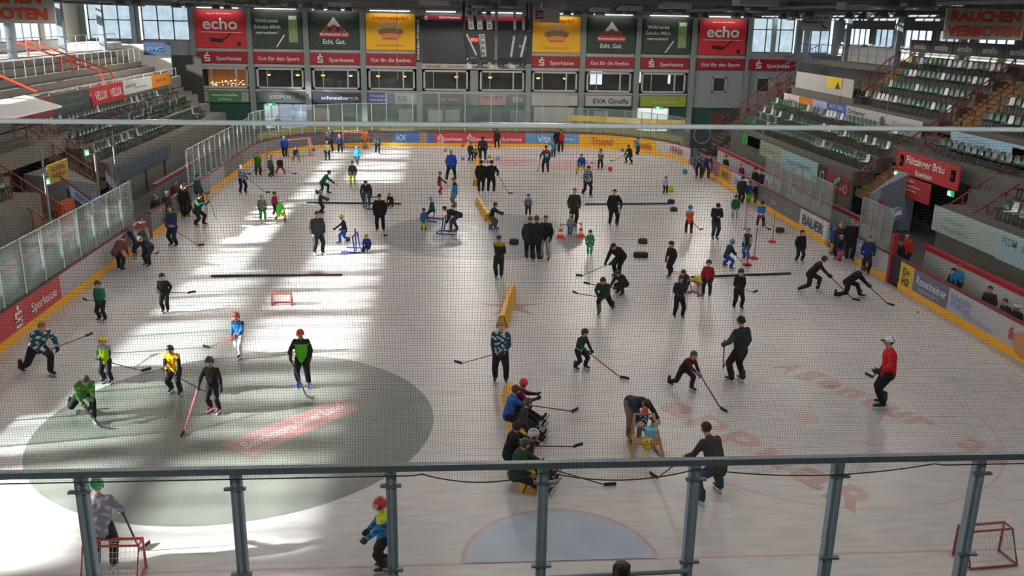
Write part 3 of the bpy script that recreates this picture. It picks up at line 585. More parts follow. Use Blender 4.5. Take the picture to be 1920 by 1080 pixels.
g=MB(); n=6; g.lathe([(.035,2.58),(.1,2.66),(.115,2.7),(.115,2.9),(.1,2.93),(.05,2.95)],(.12,-30.5,0),6); g.build('housing',BLK,r); MB().tube([(.12,-30.5,1.2),(.12,-30.5,2.6)],.02,8).build('pole',BLK,r)
# ------------------------------------------------------------ grandstands
TIER=[(18.9,19.9,2.35),(19.9,20.75,3.03),(20.75,21.7,3.69)]; UPT=[(22.9,23.8,4.9),(23.8,24.65,5.6),(24.65,25.5,6.27),(25.5,26.4,6.93)]
def stand(sx,segs_lo,segs_hi,y0,y1,label,right):
    g=MB()
    def b(x0,x1,a,c,z0,z1,mi=0):
        xa,xb=sorted((sx*x0,sx*x1)); g.box((xa,a,z0),(xb,c,z1),mi)
    for a,c in segs_lo:
        b(18.75,18.9,a,c,-.05,2.3)
        for x0,x1,z in TIER: b(x0,x1,a,c,z-.75,z)
    b(21.7,22.3,y0,y1,3.1,3.75); b(22.3,22.45,y0,y1,3.0,4.05)
    if right:
        b(22.45,22.9,y0,y1,3.1,4.2)
        for a,c in segs_hi:
            for x0,x1,z in UPT: b(x0,x1,a,c,z-.8,z)
        b(26.4,32.4,y0,36,6.6,7.0); b(23.2,26.4,28.8,30.2,4.8,5.2)
    else:
        for k in range(6): b(22.45+.95*k,23.4+.95*k,y0,y1,4.6+.36*k-.5,4.6+.36*k+.3)
        b(28.15,32.4,y0,y1,6.3,6.75)
    return struct('grandstand',g,M('5a5853',.9,0,.2,1.5,.1) if right else M('6a665f',.9,0,.2,1.5),label)
SR=stand(1,[(4.2,24.5),(-21,-4.3)],[(4.3,14.1),(-21,2.0)],-21,27,'stepped concrete stand on the right of the ice',True)
SL=stand(-1,[(5.8,31),(-21,-2.2)],[],-21,33,'stepped concrete stand on the left of the ice',False)
g=MB(); g.box((21.7-.95,-4.3,2.9),(21.7,4.2,3.69)); g.box((22.9,14.1,4.1),(26.4,24.5,5.2)); g.box((22.9,2,4.1),(24,4.3,4.6))
struct('grandstand_bridge',g,M('5a5853',.9,0,.2,1.5,.1),'concrete walkway over the right stand entrance')
g=MB(); g.box((-21.7,-2.2,2.9),(-20.75,5.8,3.69)); struct('grandstand_bridge',g,M('6a665f',.9,0,.2,1.5,.1),'concrete walkway over the left stand entrance')
g=MB(); g.box((22.3,-4.3,-.05),(22.4,4.2,3.0)); g.box((-22.4,-2.2,-.05),(-22.3,5.8,3.0)); struct('wall_entrance',g,M('3a3b3c'),'dark back of the stand entrances')
# seats
def seatmesh():
    g=MB(); pr=[(-.02,.43),(.06,.42),(.2,.40),(.34,.41),(.40,.46),(.43,.58),(.45,.72),(.455,.8)]   # x depth (back is +x), z
    n=len(pr); W=[.19,.205,.21,.21,.2,.2,.19,.15]; vs=[]
    for th in (0,1):
        for (x,z),w_ in zip(pr,W):
            for q in (-1,-.75,0,.75,1): 
                lift=.035*abs(q)**3; vs.append(V((x-(lift if x>.36 else 0)-th*.012*(x>.36),q*w_,z+(lift if x<=.36 else 0)-th*.015)))
    N=n*5; fs=[]
    for t,fl in ((0,1),(N,-1)):
        for i in range(n-1):
            for j in range(4): q=(t+i*5+j,t+i*5+j+1,t+(i+1)*5+j+1,t+(i+1)*5+j); fs.append(q[::fl])
    g.add(vs,fs); g.bar((.1,-.12,.02),(.15,-.12,.4),.03,mi=1); g.bar((.1,.12,.02),(.15,.12,.4),.03,mi=1); g.bar((.1,-.12,.02),(.1,.12,.02),.03,mi=1); return g
sg=seatmesh(); sme={}
def seatdata(k):
    if k not in sme:
        me=bpy.data.meshes.new('stadium_seat'); me.from_pydata([tuple(v) for v in sg.v],[],sg.f); me.polygons.foreach_set('use_smooth',[True]*len(sg.f))
        me.materials.append(M({'green':'0b4a30','white':'c4c6c8','grey':'6c6c74','dark green':'1c3a30','pale':'8f9494'}[k],.35,0,.1,4)); me.materials.append(DK); me.polygons.foreach_set('material_index',sg.m); sme[k]=me
    return sme[k]
seats=[]
def seatrow(sx,xf,z,y0,y1,left=False,miss=0,name=''):
    y=y0+.3
    while y<y1-.2:
        k=R.random()
        c=('green' if k<.62 else 'white' if k<.84 else 'grey') if not left else ('dark green' if k<.84 else 'pale')
        if R.random()>miss: seats.append((V((sx*xf,y,z)),sx,c,name))
        y+=.52
for i,(x0,x1,z) in enumerate(TIER):
    nm=['lowest','second','third'][i]
    if i<2: seatrow(1,x0+.38,z,4.4,24.2,name=nm); 
    else: seatrow(1,x0+.38,z,4.4,24.2,name=nm); seatrow(1,x0+.38,z,-5.5,1.6,name=nm)
    seatrow(1,x0+.38,z,-16,-6.4 if i else -6.8,name=nm)
    seatrow(-1,x0+.38,z,6.2,28,True,.15,name=nm); seatrow(-1,x0+.38,z,-12,-3,True,.3,name=nm)
for i,(x0,x1,z) in enumerate(UPT):
    nm=['fourth','fifth','sixth','top'][i]
    seatrow(1,x0+.38,z,4.5,23.5 if i==0 else 13.9,name=nm)
    if i<2: seatrow(1,x0+.38,z,-6,1.7,name=nm)
vis=[]
for s in seats:
    P=s[0]+V((0,0,.6)); d=P-CAMP; q=d.dot(FW); px=960+F*d.dot(RT)/q; py=540-F*d.dot(UP)/q
    if -20<px<1940 and -20<py<1100: vis.append((q,s))
vis.sort(key=lambda t:t[0])
for q,(P,sx,c,nm) in vis[:285]:
    o=link(bpy.data.objects.new('stadium_seat',seatdata(c))); o.location=P; o.rotation_euler=(0,0,0 if sx>0 else math.pi)
    tag(o,'%s plastic shell seat in the %s row of the %s stand'%(c,nm,'right' if sx>0 else 'left'),'seat','stadium seats, %s stand'%('right' if sx>0 else 'left'))
rest=MB(); mats=['green','white','grey','dark green','pale']
for q,(P,sx,c,nm) in vis[285:]:
    rest.add([P+V((v.x*sx,v.y,v.z)) for v in sg.v],sg.f,mats.index(c))
if rest.v: tag(rest.build('distant_stadium_seats',[seatdata(k).materials[0] for k in mats],None,True),'rows of small distant plastic seats far along both stands','seats','far seats',kind='stuff')
# stairs with handrails
WOOD=M('6e5a30',.8,0,.25,3); RAIL=M('7c2320',.5); ORR=M('d8401c',.45)
def stairs(name,label,sx,xa,za,xb,zb,y0,y1,n,mt=WOOD,railm=RAIL,nr=6,rh=1.0):
    r=thing(name,label,'stairs',(sx*(xa+xb)/2,(y0+y1)/2,za)); g=MB()
    for k in range(n):
        x0=xa+(xb-xa)*k/n; x1=xa+(xb-xa)*(k+1)/n; z=za+(zb-za)*(k+1)/n; a,b=sorted((sx*x0,sx*x1)); g.box((a,y0,z-.35),(b,y1,z))
    g.build('steps',mt,r)
    for yy in (y0+.04,y1-.04):
        g=MB(); g.bar((sx*xa,yy,za+rh),(sx*xb,yy,zb+rh),.05); g.bar((sx*xa,yy,za+rh*.55),(sx*xb,yy,zb+rh*.55),.03)
        for k in range(nr+1): t=k/nr; x=xa+(xb-xa)*t; z=za+(zb-za)*t; g.bar((sx*x,yy,z),(sx*x,yy,z+rh),.045)
        g.build('handrail',railm,r)
    return r
stairs('stairs','long yellowish stairs with red rails beside the red brewery banner',1,18.95,1.3,22.9,4.1,2.1,4.1,16)
stairs('stairs','upper yellowish stairs leading to the top row by the glass cabin',1,22.9,4.2,26.4,7.0,2.1,4.2,15)
stairs('stairs','far upper stairs beside the pale wall panel of the right stand',1,22.9,4.2,26.4,7.0,14.2,16.2,15)
stairs('stairs','yellowish stairs right of the red brewery banner',1,18.95,1.3,22.9,4.1,-6.3,-4.4,16)
stairs('stairs','steep stairs rising from the far right corner of the hall',1,17.5,0,24,5.2,26,28.5,22,M('4a4440',.8),RAIL,9,1.1)
stairs('stairs','brown stairs beside the grey entrance block of the left stand',-1,18.95,1.3,22.3,3.7,4.0,5.8,14,M('4f4326',.8),M('7a3422',.5))
stairs('stairs','stairs with orange parts near the left photo edge',-1,18.2,.6,20.6,2.4,-3.6,-1.4,10,M('6a5a30',.8),M('8c3a20',.5))
# entrance blocks
r=thing('entrance_block','blue grey slanted entrance block beside the right stairs','block',(19.6,3,0)); MB().hexa([(18.7,.9,0),(20.4,.9,0),(20.4,2.0,0),(18.7,2.0,0),(18.7,.9,2.1),(20.4,.9,3.0),(20.4,2.0,3.0),(18.7,2.0,1.6)]).build('wall_panel',M('6e7888',.7),r)
MB().box((18.6,.7,.6),(18.68,.85,1.6)).build('red_edge',RED,r)
r=thing('entrance_block','grey slanted entrance block of the left stand with small notices','block',(-19.6,2,0))
MB().hexa([(-20.4,0.2,0),(-18.7,.2,0),(-18.7,3.9,0),(-20.4,3.9,0),(-20.4,.2,2.7),(-18.7,.2,2.5),(-18.7,3.9,1.6),(-20.4,3.9,2.6)]).build('wall_panel',M('63656a',.7),r)
MB().slab((-18.68,3.2,1.1),Y,Z,.8,.5,.02).build('notice',M('70779a'),r)
# right stand banners
def sidebanner(name,label,x,ya,yb,za,zb,col,texts=(),cat='banner',fn=None,sx=1,skew=0):
    # vertical panel parallel to the long side, facing the ice
    r_=V((0,-1,0)) if sx>0 else V((0,1,0)); L=abs(ya-yb); c=V((x,(ya+yb)/2,(za+zb)/2)); root=thing(name,label,cat,(x,(ya+yb)/2,za))
    MB().slab(c,r_,Z,L,zb-za,.04).build('panel',M(col,.55,0,.08,1.2),root)
    for t,fr,fz,H,W,cc in texts: MB().text(t,c+r_*((fr-.5)*L)+Z*((fz-.5)*(zb-za)),r_,Z,H,W,off=.012).build('lettering',M(cc,.6,0,0),root)
    if fn: fn(root,c,r_,L,zb-za)
    return root
xb=22.27
sidebanner('stand_banner','white banner with a red cross mark, first in the row on the right stand',xb,24.2,21.3,3.98,4.78,'b8b0b2',[('Kreuzer',.6,.5,.3,1.5,'7c3438')])
sidebanner('stand_banner','small orange banner on the right stand',xb,21.3,18.9,3.98,4.78,'b06a1e',[('FLIESEN',.5,.5,.25,1.6,'d09a50')])
sidebanner('stand_banner','pale blue picture banner on the right stand',xb,18.9,16.6,3.98,4.78,'9aa6c4',[('Alpen',.45,.6,.22,1.2,'6a7ab0')])
sidebanner('stand_banner','blue banner with yellow and pale letters on the right stand',xb,16.6,13.7,3.98,4.85,'2c4690',[('AUTO',.35,.72,.26,1.2,'c8a840'),('BAU',.75,.72,.26,.9,'8fb0dc'),('MOBIL 24',.5,.3,.26,2.0,'8fb0dc')])
def dog(root,c,r_,L,H): MB().ball(c-r_*-.2,.27,12,0,(.2,1.2,1)).build('animal_picture',M('3c3c44'),root)
sidebanner('stand_banner','long white Dirlberger banner with a dark animal picture on the right stand',xb,13.7,4.6,3.98,4.85,'a4a5a2',[('Dirlberger',.16,.62,.36,2.4,'24262a'),('Schreinerei',.14,.25,.14,1.4,'4a4a4c'),('Möbel nach Maß',.78,.6,.2,2.2,'8a8a88')],fn=dog)
def stripes(root,c,r_,L,H):
    MB().slab(c-Z*.16*H-r_*.2*L,r_,Z,L*.6,.2*H,.005).build('blue_stripe',M('3a6cb8'),root); MB().slab(c-Z*.38*H,r_,Z,L*.98,.22*H,.006).build('red_stripe',M('b02a30'),root)
    MB().slab(c+r_*.38*L+Z*.12*H,r_,Z,L*.22,.5*H,.007).build('blue_field',M('3f72c8'),root); MB().slab(c+r_*.2*L-Z*.25*H,r_,Z,L*.26,.3*H,.009).build('name_plate',WHITE,root)
    MB().text('PICOBELLO',c+r_*.2*L-Z*.25*H,r_,Z,.2*H,L*.23,off=.012).build('lettering',M('8c2028'),root)
sidebanner('stand_banner','pale blue and red striped banner on the right stand near the top right stairs',22.25,1.8,-4.6,3.75,4.75,'8fb2c4',[('Tourismus',.35,.75,.2,2.2,'6f98ac')],fn=stripes)
def brew(root,c,r_,L,H):
    for s in(-1,1): 
        MB().slab(c+r_*s*.41*L+Z*.05,r_,Z,.38,.5,.01).build('crest',M('a8a094'),root); MB().text('k',c+r_*s*.41*L+Z*.05,r_,Z,.3,.2,off=.014).build('lettering',M('3c2c2c'),root)
sidebanner('brewery_banner','large red brewery banner with white script over the right entrance',19.98,2.3,-3.3,2.72,3.78,'a8141c',[('Flötzinger Bräu',.48,.62,.46,3.4,'d4cec8'),('Rosenheim',.48,.2,.26,1.5,'d4cec8')],fn=brew)
sidebanner('poster','smaller red poster with white lines below the brewery banner',19.9,1.5,-1.3,1.7,2.65,'a0161c',[('Liebe Gäste',.3,.85,.12,1.0,'c8b4b0'),('bitte keine Flaschen',.4,.6,.1,1.6,'c8b4b0'),('auf die Tribüne',.35,.4,.1,1.3,'c8b4b0')],'poster')
exitsign((19.9,2.0,2.62),-Y,'green exit sign left below the brewery banner',.42); exitsign((19.9,-2.9,2.55),-Y,'green exit sign right below the brewery banner',.42)
def green_fn(root,c,r_,L,H): MB().slab(c+r_*.15*L,r_,Z,L*.7,H*.9,.005).build('lime_field',M('5a9a2c'),root)
sidebanner('front_banner','green banner at the far end of the right stand front',18.72,21.8,18.2,1.45,2.2,'2c8a34',fn=green_fn)
sidebanner('front_banner','pale yellow grey banner on the right stand front',18.72,18.2,14.2,1.2,2.15,'8f9a7c',[('Bad Aibling',.5,.5,.3,2.6,'6f7a80')])
sidebanner('front_banner','pale teal banner on the right stand front',18.72,14.2,8.6,1.0,2.1,'8fb0b4',[('aqua therm',.5,.5,.4,3.4,'3f7f94')])
sidebanner('front_banner','black banner with oval emblem on the right stand front',18.72,8.5,7.2,.95,2.1,'1c2226',[('O',.5,.5,.6,.6,'9aa0a0')])
sidebanner('front_banner','dark red banner with a car picture on the right stand front',18.72,7.2,4.4,.9,1.9,'8c161c',[('AUTOHAUS',.5,.35,.22,1.8,'b8a0a0'),('O',.85,.4,.5,.5,'9a9a9a')])
sidebanner('front_banner','long pale banner with faint writing at the right front of the stand',18.72,-3.9,-8.6,1.2,2.25,'9fb0ac',[('Physio',.35,.6,.24,1.4,'7f918f'),('Praxis am Stadion',.38,.3,.18,2.0,'7f918f')])
sidebanner('front_banner','pale blue banner with blue writing nearest on the right front',18.72,-8.6,-16,1.15,2.25,'9cb4bc',[('FSDM',.1,.7,.3,.9,'4c8090'),('Ihr Partner',.32,.65,.26,1.7,'6a94a4'),('im Sport',.32,.35,.22,1.3,'6a94a4')])
for k,(y,z) in enumerate(((4.0,1.9),(-1.7,1.55),(-4.3,1.6))):
    if k<2: 
        r=thing('octopus_flag','small green name sign, %s'%['by the right stairs foot','below the red poster'][k],'sign',(17.9+.3*k,y,z)); MB().slab((17.9+.3*k,y,z),V((.1,-1,.45)),V((0,.45,1)),1.0,.34,.03).build('panel',M('12603c'),r); MB().text('OCTI',(17.88+.3*k,y,z),V((.1,-1,.45)),V((0,.45,1)),.22,.6,off=.03).build('lettering',WHITE,r); r.name='green_sign'
r=thing('small_sign','small dark violet and white sign by the right gate','sign',(16.6,-5.0,2.0)); MB().slab((16.6,-5.0,2.1),V((.1,-1,.5)),V((0,.5,1)),.75,.5,.03).build('panel',M('50507a'),r); MB().text('HAMMER',(16.58,-5.0,2.1),V((.1,-1,.5)),V((0,.5,1)),.2,.6,off=.03).build('lettering',WHITE,r)
# bench partition on the right
def longwall(name,label,x,ya,yb,z0,z1,col,top=None,cat='wall'):
    r=thing(name,label,cat,(x,(ya+yb)/2,-.05)); MB().box((x-.05,min(ya,yb),-.05),(x+.05,max(ya,yb),z1)).build('panel',M(col,.6,0,.1,1),r)
    if top: MB().box((x-.12,min(ya,yb),z1),(x+.12,max(ya,yb),z1+.16)).build('red_rail',M(top,.5),r)
    return r
longwall('bench_partition','white partition with red top rail behind the far right boards',16.9,21.3,6.5,-.05,1.1,'a8a6a4','9a1a22')
longwall('bench_partition','white partition with red top rail behind the near right players bench',16.9,-7.0,-17,-.05,1.1,'b0b2b4','a4161c')
longwall('bench_partition','white partition seen through the right glass screens',16.9,6.5,-2.5,-.05,.95,'9c9e9e','8a1c22')
longwall('bench_partition','pale partition behind the left boards',-16.9,-15,-1,-.05,1.1,'7f8c8a','8c4a44')
longwall('bench_partition','grey partition behind the far left boards',-16.9,6.5,20,-.05,1.0,'6c7276','7a3a34')
for nm,y0,y1,sx,lb in (('players_bench',-16,-8.8,1,'dark wooden players bench on the near right'),('players_bench',7,14,1,'wooden players bench on the far right')):
    r=thing(nm,lb,'bench',(sx*16.3,(y0+y1)/2,-.05)); MB().box((16.1,y0,.38),(16.5,y1,.44)).build('seat_board',M('7a5a34'),r)
    for k in range(5): y=y0+.3+(y1-y0-.6)*k/4; MB().box((16.2,y-.04,-.05),(16.4,y+.04,.38)).build('leg',DK,r)
for nm,pts in (('small_sign',[(16.62,-5.0)]),('green_sign',[(17.95,4.0)]),('green_sign.001',[(18.25,-1.7)])):
    o_=bpy.data.objects[nm]
    for x_,y_ in pts: MB().bar((x_,y_,-.05),(x_,y_,o_.location.z+(.1 if nm=='small_sign' else 0)),.04).build('post',DK,o_)
for t_ in (0,.25,.5,.75,1): MB().bar((8+9*t_,33-2*t_,-.06),(8+9*t_,33-2*t_,1.8-.1*t_),.05).build('post',STEEL,bpy.data.objects['yellow_banner'])
r=thing('gate_post','tall red post beside the black gate opening on the right','post',(15.15,-7.72,0)); MB().box((15.05,-7.85,-.05),(15.25,-7.7,1.9)).build('column',M('9a1a24'),r)
r=thing('open_gate','black open rink gate in the right boards','gate',(15.1,-8.3,0)); MB().box((15.12,-8.72,-.05),(15.2,-7.86,1.12)).build('gate_leaf',M('17181a',.8),r); MB().bar((15.1,-8.7,1.1),(15.1,-7.88,1.1),.05).build('top_bar',DK,r)
# ring shaped sign stand at the far right gate
r=thing('ring_target','pale ring on a dark stand behind the far right gate','ring',(16.9,25.6,0)); g=MB(); g.tube([(16.9+.62*math.cos(t),25.6,1.55+.62*math.sin(t)) for t in [k*math.pi/12 for k in range(25)]],.06,6); g.build('ring',M('8a9096'),r); MB().box((16.1,25.7,.55),(17.7,25.8,2.3)).build('backboard',M('3f4c58'),r); MB().bar((16.3,25.75,-.05),(16.3,25.75,.6),.08).build('leg',DK,r); MB().bar((17.5,25.75,-.05),(17.5,25.75,.6),.08).build('leg',DK,r)
# right upper structures
r=sidebanner('press_wall','plain pale wall panel with a yellow poster high on the right stand',22.95,24.0,14.6,5.2,6.3,'a09e9a',cat='wall'); MB().slab((22.9,17.3,5.95),-Y,Z,2.2,.7,.02).build('yellow_poster',M('c0a818'),r); MB().poly([V((22.88,17.1,5.6)),V((22.88,16.3,5.6)),V((22.88,16.7,6.05))]).build('black_mark',BLK,r)
sidebanner('back_panel','tall pale panel on the platform above the right stand',27.2,26.5,17.6,7.0,8.0,'9b9994',cat='wall')
for k in range(6):
    y0=15.6-2.45*k
    sidebanner('black_banner','black emilo banner below the no smoking sign, %s from the left'%['first','second','third','fourth','fifth','sixth'][k],26.75,y0,y0-2.38,8.0,8.72,'16181b',[('emilo',.5,.5,.34,1.4,'9fa2a6')])
for k in range(4):
    y0=15.4-2.9*k
    r=sidebanner('lower_black_banner','dark banner with a yellow tab behind the top seat row, %s from the left'%['first','second','third','fourth'][k],26.7,y0,y0-2.85,7.0,7.78,'1b1c1e',[('innosail',.45,.35,.2,1.2,'7a7a7c')]); MB().slab((26.66,y0-.2,7.55),-Y,Z,.35,.4,.01).build('yellow_tab',M('b8a828'),r)
r=thing('cabin','glazed grey announcer cabin at the right edge','cabin',(27.4,2,7)); MB().box((26.5,-6,7),(30,3.4,7.95)).build('lower_wall',M('8a8884'),r); MB().box((26.5,-6,9.3),(30,3.4,9.5)).build('roof',M('4a4a4c'),r)
g=MB()
for y in (3.35,1.4,-.6,-2.6): g.box((26.5,y-.08,7.95),(26.62,y+.08,9.3))
g.build('window_frame',M('7f96c0'),r); MB().box((26.54,-6,7.95),(26.57,3.4,9.3)).build('pane',PANE,r)
sidebanner('notice_board','white notice with red letters under the cabin','26.4' and 26.45,4.2,2.6,5.9,6.9,'b4b2b0',[('BETRETEN',.5,.6,.2,1.2,'a04048'),('VERBOTEN',.5,.35,.2,1.2,'a04048')],'sign')
# blue steel columns of side walls
g=MB()
for k in range(9): y=-20+7.6*k; g.box((26.9,y-.18,6.9),(27.25,y+.18,10.9)); g.box((-28.3,y-.2,6.7),(-27.9,y+.2,10.9))
struct('trim_5',g,M('8d97a0',.6),'grey blue roof columns standing on the upper platforms')
def railing(name,label,pts,h,n,mt,rail=.05,post=.04,mid=True,cat='railing',group=None):
    pts=[V(p) for p in pts]; r=thing(name,label,cat,tuple(pts[0]),group); g=MB()
    for a,b in zip(pts[:-1],pts[1:]):
        g.bar(a+Z*h,b+Z*h,rail)
        if mid: g.bar(a+Z*h*.5,b+Z*h*.5,rail*.6)
    g.build('top_rail',mt,r)
    tot=sum((b-a).length for a,b in zip(pts[:-1],pts[1:]))
    for k in range(n+1):
        s=tot*k/n
        for a,b in zip(pts[:-1],pts[1:]):
            L=(b-a).length
            if s<=L+1e-6: break
            s-=L
        p=a+(b-a).normalized()*min(s,L); MB().bar(p,p+Z*h,post).build('post',mt,r)
    return r
SILV=M('b4babc',.35,.3); BLU=M('6a7c98',.5)
railing('guard_rail','grey blue railing with stair along the far right platform',[(26.6,29,7),(26.6,17,7)],1.05,9,BLU)
railing('guard_rail','slanting blue railing at the far right wall',[(26.6,34,7),(26.6,29.5,7),(23.5,29.5,5.2)],1.0,8,BLU)
railing('guard_rail','dark red railing in front of the pale wall panel of the right stand',[(22.5,27,4.0),(22.5,24.6,4.0)],1.0,3,RAIL)
# left terrace
railing('guard_rail','long steel railing at the back of the left terrace',[(-28.1,4,6.75),(-28.1,36,6.75)],1.15,16,SILV)
railing('guard_rail','steel railing in the middle of the left terrace, near part',[(-25.4,3,5.9),(-25.4,18.3,5.9)],1.0,12,SILV,mid=False)
railing('guard_rail','steel railing in the middle of the left terrace, far part',[(-25.4,20.8,5.9),(-25.4,33,5.9)],1.0,10,SILV,mid=False)
railing('guard_rail','low steel rail on top of the left banner row',[(-22.5,5,4.9),(-22.5,32,4.9)],.62,14,SILV,mid=False)
r=thing('stair_rail','pair of bright orange red slanting handrails on the left terrace','railing',(-25.5,19.5,5))
for y in (18.6,20.4):
    g=MB(); g.bar((-28.2,y,7.75),(-23.3,y,5.95),.09); g.bar((-23.3,y,5.95),(-23.0,y,4.95),.08); g.bar((-28.2,y,7.75),(-28.2,y,6.7),.07); g.bar((-25.6,y,6.8),(-25.6,y,5.8),.07); g.build('handrail',ORR,r)
r=thing('stair_rail','short orange red handrail at the left photo edge above the white canopy','railing',(-24,9,5)); MB().bar((-26.5,8.2,7.3),(-22.8,8.2,5.6),.1).build('handrail',ORR,r)
xb=-22.27
for ya,yb,c,t,tc,lb in ((4.6,8.7,'6e1c26',[('EISBÄR',.7,.5,.3,1.5,'8c5a5c')],'','dark red banner first in the left row'),(8.7,13.8,'2c3a38',[('Metzgerei',.5,.7,.2,2.6,'56645f'),('Waldhauser',.5,.35,.2,3.2,'56645f')],'','dark green grey banner with two text lines in the left row'),(14.0,19.4,'a01a22',[('VELUX',.28,.5,.5,2.0,'ccb4b0'),('VELUX',.75,.5,.5,2.0,'ccb4b0')],'','red VELUX banner in the left row'),(19.4,25.2,'a8aaa6',[('SANITÄR',.25,.62,.28,2.0,'6a7a9a'),('Bad und Heizung',.6,.35,.16,2.4,'7f8484')],'','pale grey banner in the left row'),(25.2,29.6,'b06c1c',[('Sport Lang',.5,.5,.3,2.4,'8c4a14')],'','orange banner last in the left row')):
    sidebanner('stand_banner',lb,xb,ya,yb,4.5 if ya>14 else 4.3,5.35,c,t,sx=-1)
sidebanner('white_canopy','sunlit white slanted canopy at the left photo edge',-20.4,-6,2.6,5.35,5.4,'e8e6e0',cat='canopy',sx=-1)
g=MB(); g.hexa([(-22.2,-8,5.55),(-19.4,-8,5.35),(-19.4,2.6,5.35),(-22.2,5.5,5.55),(-22.2,-8,5.63),(-19.4,-8,5.43),(-19.4,2.6,5.43),(-22.2,5.5,5.63)]); g.build('canopy_roof',M('d8d6d0'),bpy.data.objects['white_canopy'])
g=MB(); 
g.bar((-22.15,-6,3.8),(-22.15,-6,5.6),.1)
g.build('canopy_posts',STEEL,bpy.data.objects['white_canopy'])
g=MB(); g.box((-32.2,38.4,4.6),(-24.6,38.6,7.05)); g.box((-31,33.2,6.7),(-28.4,38.3,7.2)); tag(g.build('parapet',M('cfcac0',.8)),'white parapet at the far end of the left terrace, partly in bright sun','wall')
banner('blue_panel','small dark blue panel left of the red echo banner',-25.6,6.2,7.2,2.2,'2a3f5c',y=38.3,cat='sign',texts=[('EHC',-.2,6.7,.3,1.2,'4a6a90')])
banner('dark_panel','dark stairwell wall below the blue panel',-24.4,0,6.2,4.4,'33322f',y=38.6,cat='wall')
sidebanner('yellow_sign','yellow square warning sign on the left stand',-18.6,-1.6,.5,2.55,3.35,'a88414',[('ACHTUNG',.5,.7,.2,1.4,'5a4410'),('PUCKFLUG',.5,.35,.2,1.4,'5a4410')],cat='sign',sx=-1)
r=thing('front_board','grey blue slanted board beside the left stairs','board',(-18.6,11,1.1)); MB().slab((-18.6,11,1.6),Y,V((.1,0,1)),9,.85,.04).build('panel',M('4f5a66'),r)
for y_ in (7.5,11,14.5): MB().bar((-18.68,y_,-.05),(-18.68,y_,1.4),.06).build('post',DK,r)
r=thing('stair_banner','pale blue banner hung on a slanting red rail by the left stairs','banner',(-18,1.5,.6)); d=V((.1,1,-.62)).normalized(); MB().slab((-18.4,1.4,1.25),d,Z,2.8,.5,.03).build('panel',M('7f9ab0'),r); MB().text('EISHALLE',V((-18.36,1.4,1.25)),d,Z,.25,2.0,off=.03).build('lettering',M('3a5a78'),r); MB().bar(V((-18.4,1.4,1.55))-d*2.4,V((-18.4,1.4,1.55))+d*1.8,.05).build('red_rail',RAIL,r)
r=thing('stair_banner','pale violet banner strip beside the brown left stairs','banner',(-18,6,1)); d=V((.1,1,-.8)).normalized(); MB().slab((-18.4,5.2,1.3),d,Z,2.0,.5,.03).build('panel',M('8488a8'),r)
r=thing('orange_crates','stack of orange boards near the left photo edge','boards',(-18.6,-1,.6)); MB().box((-18.6,-1.3,-.05),(-18.35,.1,1.7)).build('board_front',M('b04a1c'),r); MB().box((-18.15,-2.6,-.05),(-18.0,-1.7,.9)).build('board_side',M('8c4a20'),r)
exitsign((-18.5,-1.9,2.75),Y,'bright green exit sign at the left photo edge',.4); exitsign((-18.5,2.6,3.3),Y,'small green exit sign above the grey entrance block',.35)
for k,(x,y,zt) in enumerate(((-17.6,-4.3,4.4),(-17.6,1.0,4.0),(-17.6,3.4,4.2))):
    tag(MB().tube([(x,y,-.05),(x,y,zt)],.05,8).build('net_pole',M('7c8284',.4,.3)),'thin tall grey pole behind the left boards','pole','grey poles behind the left boards')
# hanging signs, scoreboard
def hangsign(label,x0,x1,y,z0,z1,lines,bgc,name='hanging_sign'):
    r=thing(name,label,'sign',((x0+x1)/2,y,z0)); MB().slab(((x0+x1)/2,y,(z0+z1)/2),X,Z,x1-x0,z1-z0,.05).build('panel',M(bgc,.6,0,.05),r)
    for t,x,z,H,W,c in lines: MB().text(t,(x,y,z),X,Z,H,W,off=.012,bold=.045).build('lettering',M(c,.6,0,0),r)
    g=MB(); 
    for x in (x0+.2,x1-.2): g.tube([(x,y+.03,z1),(x,y+.03,10.92)],.012,5)
    g.build('hanging_wire',DK,r); return r
hangsign('white no smoking sign with orange red capitals, top right',11.88,14.2,-15,9.2,10.03,[('RAUCHEN',13.04,9.83,.3,2.05,'c8482c'),('VERBOTEN',13.04,9.43,.3,2.2,'c8482c')],'b4aea6')
hangsign('white no smoking sign with orange red capitals, cut by the top left edge',-14.75,-12.2,-15,9.22,10.05,[('RAUCHEN',-13.55,9.86,.3,2.1,'d8502c'),('VERBOTEN',-13.5,9.46,.3,2.25,'d8502c')],'b9b4ac')
r=hangsign('pale sign with dark letters and an arrow hanging at the right',21.4,23.4,20,9.15,10.15,[('Zugang zu den',22.4,9.95,.2,1.7,'3c4a66'),('Sitzplätzen',22.2,9.65,.2,1.4,'3c4a66')],'aaa8a2'); MB().bar((22.7,19.95,9.5),(23.1,19.95,9.25),.08,.02,upv=(0,1,0)).build('arrow',BLK,r)
r=hangsign('small white sign with a red number square and splash',2.2,3.5,5,9.4,10.0,[],'a8a4a2'); MB().slab((2.5,4.97,9.75),X,Z,.36,.36,.02).build('red_square',M('7c1428'),r); MB().text('23',(2.5,4.94,9.75),X,Z,.2,.26).build('lettering',WHITE,r)
r=thing('scoreboard','hanging scoreboard frame with pale number strips and spotlights','scoreboard',(.15,0,7.6))
MB().tube([(.15,0,7.6),(.15,0,10.9)],.06,8).build('central_pole',M('7f8486',.4,.3),r)
g=MB()
for z,h in ((9.0,.75),(7.8,.62)):
    q=[V((.15+1.55*h*2*.62*sx,.95*sy,z)) for sx,sy in ((-1,-1),(1,-1),(1,1),(-1,1))]
    for a,b in zip(q,q[1:]+q[:1]): g.bar(a,b,.09)
